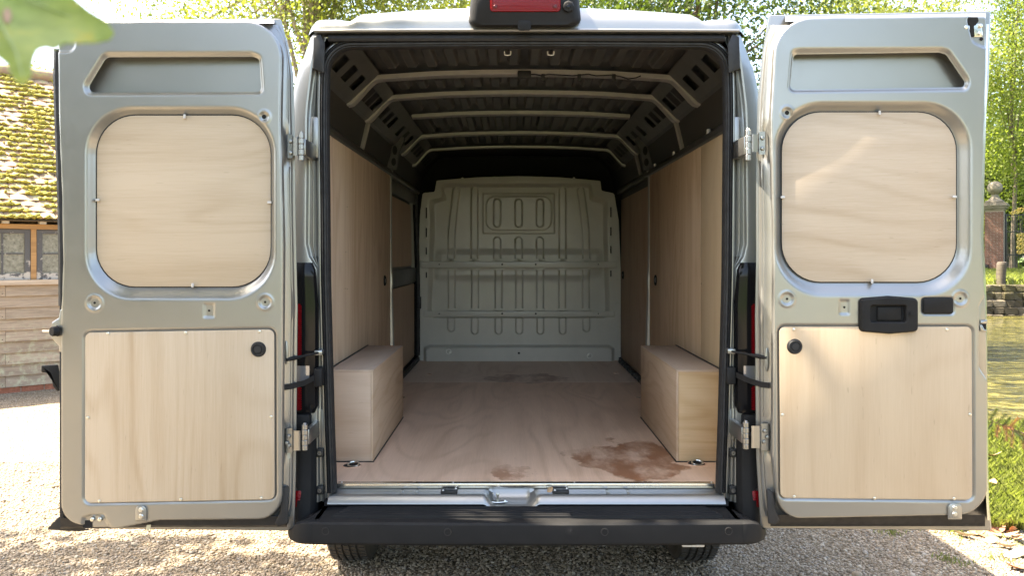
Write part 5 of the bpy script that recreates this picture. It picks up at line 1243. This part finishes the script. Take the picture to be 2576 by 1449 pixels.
msk = np.array([math.sin(a_ * 9 + 3 * math.sin(b_ * 4)) + 0.8 * math.sin(b_ * 11 + a_ * 5) for a_, b_ in zip(ms, md)]) + RNG.normal(0, 0.5, N) > -0.35
ms, md = ms[msk], md[msk]; r_ = RNG.uniform(0.009, 0.036, len(ms))
Pm = np.array([RF(a_, b_, 0.028) for a_, b_ in zip(ms, md)])
MOSS = leafmat('moss', (0.17, 0.16, 0.022), (0.40, 0.35, 0.10), 0.0, 4.0, 0.95)
tag(scatter_blobs('moss', Pm, r_ * 1.5, r_, r_ * 0.55, MOSS, shed, 0.35, True), kind='stuff')
rdg = MB().tube([RF(S0, RL - 0.02, 0.02), RF(S1, RL - 0.02, 0.02)], 0.10, 12).build('ridge_tile', TILE, shed)
# rear slope and gable so that the shed is whole
MB().add([RF(S0, RL, -0.02), RF(S1, RL, -0.02), W(S1, 2.035, 0.16 - 2 * RL * math.cos(PITCH)), W(S0, 2.035, 0.16 - 2 * RL * math.cos(PITCH))], [(0, 1, 2, 3)]).build('rear_slope', TILE, shed, False)
for s_ in (S0 + 0.02, S1 - 0.02): MB().add([W(s_, 0, -0.08), W(s_, 2.0, -0.08), RF(s_, RL, -0.1), W(s_, 2.0, -2 * RL * math.cos(PITCH) + 0.3), W(s_, 0, -2 * RL * math.cos(PITCH) + 0.3)], [(0, 1, 2, 3, 4)]).build('gable_wall', BOARD, shed, False)

# ------------------------------------------------------------------ gate pillar, gate, post, pond wall on the right
GYp = 31.0; gx0 = ax(2503, GYp); g0 = az(691, GYp)
pil = empty('gate_pillar', 'brick gate pillar topped by a stone ball', 'pillar', loc=(gx0, GYp, g0)); pil.rotation_euler = (0, 0, R(-38))
PBR = simple('old_brick', (0.115, 0.058, 0.042), 0.9, 0, 0.2, var=0.3, vs=3)
STONE = simple('weathered_stone', (0.17, 0.145, 0.11), 0.9, 0, 0.2, var=0.3, vs=4, bmp=0.5, bs=12, bd=0.03)
hw, ph_ = 0.36, 2.84
MB().box((-hw + 0.012, -hw + 0.012, -0.1), (hw - 0.012, hw - 0.012, ph_)).build('mortar_core', simple('pale_mortar', (0.25, 0.20, 0.155), 0.95), pil, False)
bm_ = MB().box((-0.108, -0.05, -0.031), (0.108, 0.05, 0.031), 0.004).build('brick', PBR, None, False); bme = bm_.data; bpy.data.objects.remove(bm_)
nb = 0
for c_ in range(int(ph_ / 0.075)):
    for side in range(2):
        for k_ in range(3 if c_ % 2 == 0 else 4):
            x = -hw + 0.12 + k_ * 0.24 - (0.12 if c_ % 2 else 0.0)
            x = min(max(x, -hw + 0.06), hw - 0.06); sc_ = 1.0 if (c_ % 2 == 0 or k_ in (1, 2)) else 0.5
            o = bpy.data.objects.new('brick', bme); COL.objects.link(o); o.parent = pil; o.scale = (sc_, 1, 1)
            o.location = (x, -hw + 0.05 + random.uniform(-.004, .004), 0.036 + c_ * 0.075) if side == 0 else (-hw + 0.05 + random.uniform(-.004, .004), x, 0.036 + c_ * 0.075)
            if side: o.rotation_euler = (0, 0, R(90))
            nb += 1
m = MB()
for z0_, z1_, w_ in ((ph_, ph_ + 0.08, 0.40), (ph_ + 0.08, ph_ + 0.17, 0.46), (ph_ + 0.17, ph_ + 0.27, 0.51), (ph_ + 0.27, ph_ + 0.33, 0.47)): m.box((-w_, -w_, z0_), (w_, w_, z1_), 0.015)
m.build('coping', STONE, pil)
m = MB(); m.box((-0.34, -0.34, ph_ + 0.33), (0.34, 0.34, ph_ + 0.43), 0.02); m.build('ball_plinth', STONE, pil)
MB().lathe([(0.33, 0), (0.28, 0.03), (0.19, 0.12), (0.14, 0.22), (0.13, 0.27), (0.15, 0.30)], (0, 0, ph_ + 0.43), (0, 0, 1), 20).build('ball_neck', STONE, pil)
MB().lathe([(0.30 * math.sin(math.pi * i / 14), -0.30 * math.cos(math.pi * i / 14)) for i in range(15)], (0, 0, ph_ + 1.0), (0, 0, 1), 24).build('stone_ball', STONE, pil)
MB().box((-hw - 0.03, -hw - 0.20, 0.22), (-hw + 0.16, -hw - 0.0, 0.46), 0.01).build('lamp_box', PLASTIC, pil)

IRON = simple('painted_iron', (0.028, 0.026, 0.024), 0.5, 0.3)
GOLD = simple('gilded_iron', (0.55, 0.36, 0.09), 0.35, 0.7, var=0.2, vs=12)
gt = empty('iron_gate', 'tall iron gate with gilded scrolls right of the brick pillar', 'gate', loc=(ax(2528, GYp), GYp - 0.05, g0))
zr = [az(v, GYp) - g0 for v in (688, 641, 583, 541)]
for i in range(22): MB().tube([(0.10 + i * 0.105, 0, 0.05), (0.10 + i * 0.105, 0, zr[3] + (0.0 if i % 2 else 0.06))], 0.014, 6).build('bar', IRON, gt)
for z in zr: MB().box((0.0, -0.02, z - 0.02), (2.4, 0.02, z + 0.02), 0.004).build('rail', IRON, gt)
MB().box((-0.02, -0.03, -0.05), (0.04, 0.03, zr[3] + 0.05), 0.005).build('gate_stile', IRON, gt)
def scroll(cx, cz, r, turn=1, a0=0.0, n=26):
    return [(cx + r * (1 - i / n * 0.8) * math.cos(a0 + turn * i / n * 8.5), -0.03, cz + r * (1 - i / n * 0.8) * math.sin(a0 + turn * i / n * 8.5)) for i in range(n + 1)]
for cx, cz, r, tn, a_ in ((0.28, zr[3] + 0.10, 0.10, 1, 3.1), (0.46, zr[3] + 0.16, 0.12, -1, 0.5), (0.66, zr[3] + 0.24, 0.14, 1, 2.5), (0.90, zr[3] + 0.3, 0.14, -1, 0.5)):
    MB().tube(scroll(cx, cz, r, tn, a_), 0.022, 6).build('gilded_scroll', GOLD, gt)
for k_ in range(5):
    for q in range(2):
        MB().tube(scroll(0.56 + q * 0.17, az(634 - k_ * 10.5, GYp) - g0, 0.10, 1 if (k_ + q) % 2 else -1, k_ * 1.3 + q), 0.022, 6).build('gilded_scroll', GOLD, gt)
MB().tube([(0, 0.3, 0.02), (0.5, 0.25, 0.18), (1.2, 0.2, 0.05)], 0.05, 6).build('gate_stay', GOLD, gt)
MB().box((2.36, -0.03, -0.05), (2.42, 0.03, zr[3] + 0.05), 0.005).build('gate_stile', IRON, gt)

PY = 22.3; pxx = ax(2517, PY); pz = 0.60
m = MB(); rows = []
for z, k_ in ((-0.1, 1.0), (0.05, 1.02), (0.25, 0.98), (0.45, 1.03), (0.60, 1.06), (0.655, 1.0), (0.675, 0.8)):
    rows.append([((0.155 * k_ * (1 + 0.10 * math.sin(5 * a_ + z * 3))) * math.cos(a_) + 0.08 * z, 0.145 * k_ * math.sin(a_) * (1 + 0.08 * math.cos(3 * a_)), z) for a_ in [2 * math.pi * j / 14 for j in range(14)]])
m.loft(rows, True, True); po = m.build('wooden_post', oldwood('grey_post', (0.032, 0.024, 0.018), (0.07, 0.054, 0.04), (0.1, 0.1, 0.03), 0.5, 0.5), None, True, 50)
po.scale = (0.92, 0.92, 1.22); po.location = (pxx, PY, pz); tag(po, 'short weathered wooden post on the far pond bank', 'post')

pw = empty('pond_wall', 'low mossy stone wall along the far edge of the pond', 'wall', loc=(0, 0, 0))
WST, wnt, wb = newmat('wall_stone')
wr = node(wnt, 'ShaderNodeObjectInfo').outputs['Random']; wf = noise(wnt, ocoord(wnt), 6.0, 5, 0.65)
wc = ramp(wnt, wr, [(0.0, (0.028, 0.021, 0.013)), (0.5, (0.06, 0.045, 0.029)), (1.0, (0.115, 0.095, 0.07))])  # stone and moss colours lowered to stand in for shade on the far bank
wg = node(wnt, 'ShaderNodeNewGeometry'); wz = node(wnt, 'ShaderNodeSeparateXYZ', {0: wg.outputs['Position']}).outputs[2]
wmos = mth(wnt, 'MULTIPLY', node(wnt, 'ShaderNodeMapRange', {0: wf, 1: 0.40, 2: 0.55, 3: 0.0, 4: 0.9}).outputs[0], node(wnt, 'ShaderNodeMapRange', {0: wz, 1: 0.1, 2: 0.45, 3: 0.25, 4: 1.0}).outputs[0])
wnt.links.new(mixc(wnt, wmos, wc, c4((0.055, 0.05, 0.012))), wb.inputs['Base Color']); wb.inputs['Roughness'].default_value = 0.9; bump(wnt, wb, wf, 0.7, 0.05)
wx0, wx1 = 13.0, 19.5
stone_me = []
for k_ in range(6):
    bm = bmesh.new(); bmesh.ops.create_cube(bm, size=1.0); bmesh.ops.bevel(bm, geom=bm.edges[:], offset=0.13, segments=1, affect='EDGES')
    for v in bm.verts: v.co += Vector((random.uniform(-1, 1), random.uniform(-1, 1), random.uniform(-1, 1))) * 0.085
    me = bpy.data.meshes.new('stone'); bm.to_mesh(me); bm.free(); me.materials.append(WST); stone_me.append(me)
z = -0.50; r2 = 0
while z < 0.62:
    h = random.uniform(0.15, 0.26); x = wx0 + random.uniform(0, 0.2)
    while x < wx1:
        l = random.uniform(0.2, 0.55); o = bpy.data.objects.new('stone', random.choice(stone_me)); COL.objects.link(o); o.parent = pw
        o.location = (x + l / 2, 21.95 + random.uniform(-0.05, 0.05) + 0.05 * r2, z + h / 2); o.scale = (l * 1.02, 0.40, min(h, 0.66 - z) * 1.04); o.rotation_euler = (0, random.uniform(-.05, .05), random.uniform(-.06, .06)); x += l
    z += h; r2 += 1

# ------------------------------------------------------------------ young conifer at the right edge: a low branch reaches into the picture
con = empty('young_conifer', 'conifer branch with browning tips hanging over the grass', 'conifer', loc=(3.75, 2.05, gz(3.75, 2.05)))
CY = 2.0
def cl_(p): return np.array(p) - np.array(con.location)
stem = [cl_(at(2478, 1048, CY - 0.05)), cl_(at(2500, 1062, CY)), cl_(at(2535, 1075, CY)), cl_(at(2585, 1095, CY + 0.02)), cl_(at(2650, 1092, CY + 0.03)), cl_((3.74, 2.05, 0.66))]
m = MB(); m.tube(stem, [0.0015, 0.0025, 0.004, 0.005, 0.007, 0.012], 6); m.tube([(0, 0, -0.05), (0.0, 0.01, 0.6), (0.02, 0.0, 1.25)], [0.03, 0.022, 0.008], 8)
gn, bn = [], []
def shoot(p0, p1, arr, n=16, L=0.035):
    p0, p1 = np.array(p0), np.array(p1); m.tube([p0, (p0 + p1) / 2 + np.array((0, 0, 0.006)), p1], [0.0022, 0.0016, 0.0008], 4)
    t = p1 - p0; t /= np.linalg.norm(t); sd_ = np.cross(t, (0, 1, 0)); sd_ /= np.linalg.norm(sd_) + 1e-9
    for i in range(n):
        q = p0 + (p1 - p0) * (i + 0.5) / n
        for sg in (-1, 1): arr.append((q, q + (sd_ * sg * 0.9 + t * 0.6) * L * random.uniform(0.7, 1.1) * (1 - 0.4 * i / n) + np.array((0, random.uniform(-.01, .01), 0))))
for u, v, du, dv, br in ((2482, 1051, -6, -10, 0), (2490, 1057, 18, -28, 0), (2498, 1062, -16, 22, 0), (2506, 1066, 24, -24, 0), (2512, 1068, -6, 30, 1), (2522, 1072, 20, -22, 0), (2530, 1074, 2, 36, 1), (2540, 1077, 22, -26, 1), (2548, 1080, -4, 44, 1), (2556, 1084, 26, 30, 0), (2562, 1086, 20, -34, 0), (2572, 1090, 2, 40, 1), (2520, 1071, 30, 8, 1), (2544, 1079, 30, 24, 0), (2590, 1095, 10, -34, 0), (2600, 1095, 6, 36, 1), (2625, 1093, 16, -36, 0)):
    shoot(cl_(at(u, v, CY)), cl_(at(u + du, v + dv, CY - 0.03)), bn if br else gn)
for i in range(34):
    z = 0.15 + i * 0.032; a_ = i * 2.4; ll = 0.42 * (1.2 - z); d = np.array((math.cos(a_), math.sin(a_), -0.1))
    if d[0] < -0.35: ll = min(ll, 0.16)
    shoot((0.0, 0.0, z), tuple(np.array((0, 0, z)) + d * ll), gn, 14, 0.05)
m.build('branch', simple('twig_bark', (0.10, 0.06, 0.035), 0.8), con)
def needles(name, arr, mat):
    V = []; Fc = []
    for a_, b_ in arr:
        t = b_ - a_; w_ = np.cross(t, (0.3, 1, 0.2)); w_ = w_ / (np.linalg.norm(w_) + 1e-9) * 0.0022; n0 = len(V)
        V += [a_ - w_, a_ + w_, b_]; Fc.append((n0, n0 + 1, n0 + 2))
    return tag(mk(name, V, Fc, mat, con), kind='stuff')
needles('green_needles', gn, leafmat('needle_green', (0.045, 0.075, 0.025), (0.08, 0.11, 0.04), 0.2)); needles('brown_needles', bn, leafmat('needle_brown', (0.26, 0.11, 0.055), (0.34, 0.17, 0.09), 0.2))

# ------------------------------------------------------------------ loose leaves
def leaf_obj(name, L, Wd, mat, curl=0.35, lobes=0, seed=0):
    rg = random.Random(seed); V = []; Fc = []; n = 9
    for i in range(n + 1):
        f = i / n; w_ = Wd / 2 * math.sin(math.pi * min(1, f * 0.97 + 0.02)) ** 0.7 * (1 + lobes * math.sin(f * 22)); x = (f - 0.5) * L
        zc_ = curl * L * (f - 0.5) ** 2 * rg.uniform(0.8, 1.2)
        V += [(x, -w_, zc_ + 0.35 * curl * w_), (x, -w_ * 0.5, zc_ + 0.1 * curl * w_), (x, 0, zc_ - 0.002), (x, w_ * 0.5, zc_ + 0.1 * curl * w_), (x, w_, zc_ + 0.35 * curl * w_)]
    for i in range(n):
        for j in range(4): a_ = i * 5 + j; Fc.append((a_, a_ + 5, a_ + 6, a_ + 1))
    n0 = len(V); V += [(x, y, z_ - 0.0006) for x, y, z_ in V]; Fc += [tuple(q + n0 for q in f[::-1]) for f in Fc]
    me = bpy.data.meshes.new(name); me.from_pydata(V, [], Fc); me.update(); me.materials.append(mat)
    me.polygons.foreach_set('use_smooth', [True] * len(me.polygons)); return me
BROWN = [leafmat('dead_leaf_tan', (0.34, 0.22, 0.13), (0.42, 0.29, 0.18), 0.1, 20), leafmat('dead_leaf_pale', (0.46, 0.38, 0.29), (0.52, 0.44, 0.36), 0.1, 20), leafmat('dead_leaf_red', (0.26, 0.12, 0.075), (0.34, 0.17, 0.10), 0.1, 20)]
lm_ = [leaf_obj('fallen_leaf', 0.085 + 0.02 * i, 0.045 + 0.008 * (i % 3), BROWN[i % 3], 0.5 + 0.2 * (i % 2), 0.12, i) for i in range(6)]
FALLEN = ((2498, 1268, 0, 'tan leaf lying in the grass level with the door foot'), (2497, 1195, 3, 'tan leaf caught in the long grass, highest of the fallen leaves'),
 (2566, 1322, 1, 'pale leaf at the picture edge where grass meets gravel'), (2478, 1352, 2, 'long reddish leaf just under the corner of the right door'), (2506, 1342, 5, 'reddish leaf overlapping another below the door corner'),
 (2530, 1329, 0, 'tan curled leaf at the foot of the grass bank'), (2529, 1356, 3, 'tan leaf in the middle of the leaf litter'), (2532, 1383, 1, 'whitish leaf on the gravel below the leaf litter'),
 (2553, 1403, 4, 'large pale leaf flat on the gravel near the bottom right corner'), (2557, 1437, 2, 'small rusty leaf at the very bottom right of the gravel'), (2424, 1354, 1, 'pale leaf alone on the gravel under the right door'),
 (2458, 1348, 0, 'tan leaf on the gravel left of the leaf litter'), (2545, 1345, 5, 'dark red leaf at the right of the leaf litter'), (2560, 1362, 3, 'tan leaf on the gravel at the right picture edge'), (2492, 1368, 0, 'tan leaf on open gravel below the leaf litter'))
for i, (u, v, k_, lab) in enumerate(FALLEN):
    Z = CAM[2] * F / (v - V0); Y = Z + CAM[1]; x = ax(u, Y); z = gz(x, Y) + (0.016 if v > 1310 else 0.09)
    o = bpy.data.objects.new('fallen_leaf', lm_[k_]); COL.objects.link(o); o.location = (x, Y, z); o.rotation_euler = (0.25 + random.uniform(-.25, .3), random.uniform(-.3, .3), random.uniform(0, 6.3))
    tag(o, lab, 'leaf', 'fallen leaves at the grass edge')
o = bpy.data.objects.new('dead_leaf', leaf_obj('dead_leaf', 0.030, 0.020, BROWN[0], 0.9, 0.2, 4)); COL.objects.link(o)
o.location = at(1383, 1235, 0.012); o.location.z = 0.647; o.rotation_euler = (0.9, -0.5, 0.6); tag(o, 'crumpled brown leaf on the silver load sill', 'leaf')

# big lobed leaf close to the lens, top left
gl = empty('green_leaf', 'big blurred green leaf close to the camera at top left', 'leaf', loc=at(-60, -60, CAM[1] + 0.40))
ol = rpoly([(-170, -150), (60, -170), (170, -20), (222, 24), (268, 52), (289, 82), (276, 100), (236, 107), (165, 107), (138, 122), (112, 116), (92, 124), (84, 150), (79, 190), (58, 215), (38, 204), (14, 158), (-20, 130), (-90, 90), (-180, 20)], [30, 30, 20, 10, 10, 10, 8, 10, 20, 14, 16, 18, 14, 10, 14, 10, 12, 20, 20, 20], 4)
us3 = np.arange(-190, 300, 7.0); vs3 = np.arange(-180, 225, 7.0)
UU, VVv = np.meshgrid(us3, vs3)
def leafdepth(u, v): return CAM[1] + 0.40 + 0.00012 * (u - 60) - 0.00020 * (v - 60) + 0.010 * np.sin(u / 70.0) * np.cos(v / 60.0)
def mpl(u, v, h):
    Y = leafdepth(u, v) + h; Z = Y - CAM[1]; b_ = gl.location
    return (CAM[0] + (u - U0) * Z / F - b_.x, Y - b_.y, CAM[2] - (v - V0) * Z / F - b_.z)
LG, lnt, lb = newmat('green_leaf_skin')
lv = noise(lnt, ocoord(lnt), 60.0, 3); lcol = ramp(lnt, lv, [(0.3, (0.22, 0.29, 0.045)), (0.55, (0.34, 0.41, 0.08)), (0.7, (0.46, 0.43, 0.06))])
lnt.links.new(lcol, lb.inputs['Base Color']); lb.inputs['Roughness'].default_value = 0.5
ltr = node(lnt, 'ShaderNodeBsdfTranslucent', {'Color': lcol}); lmx = node(lnt, 'ShaderNodeMixShader', {0: 0.4, 1: lb.outputs[0], 2: ltr.outputs[0]}); lnt.links.new(lmx.outputs[0], lnt.nodes['Material Output'].inputs[0])
blade = sheet('leaf_blade', (-190, -180, 300, 225), 5.0, ol, lambda u, v: 0 * u, mpl, LG, gl, rim=0)
sd2 = blade.modifiers.new('thickness', 'SOLIDIFY'); sd2.thickness = 0.0006
VEIN = simple('leaf_vein', (0.30, 0.36, 0.12), 0.5)
for pts in (((-150, -120), (-20, -50), (120, 20), (265, 82)), ((-60, -75), (-10, 40), (40, 130), (58, 195))):
    MB().tube([mpl(u, v, -0.0006) for u, v in pts], [0.0009, 0.0007, 0.0005, 0.0002], 6).build('vein', VEIN, gl)
MB().tube([mpl(-150, -120, 0), mpl(-260, -200, 0), mpl(-420, -260, 0.01), mpl(-700, -420, 0.05)], [0.001, 0.0012, 0.0016, 0.003], 6).build('leaf_stalk', BARK, gl)
MB().prism(circ(18, 38, 11, 16, 20), lambda u, v, o=0: mpl(u, v, -o), 0.0010, 0.0, 0).build('brown_spot', simple('leaf_spot', (0.34, 0.20, 0.11), 0.7), gl)
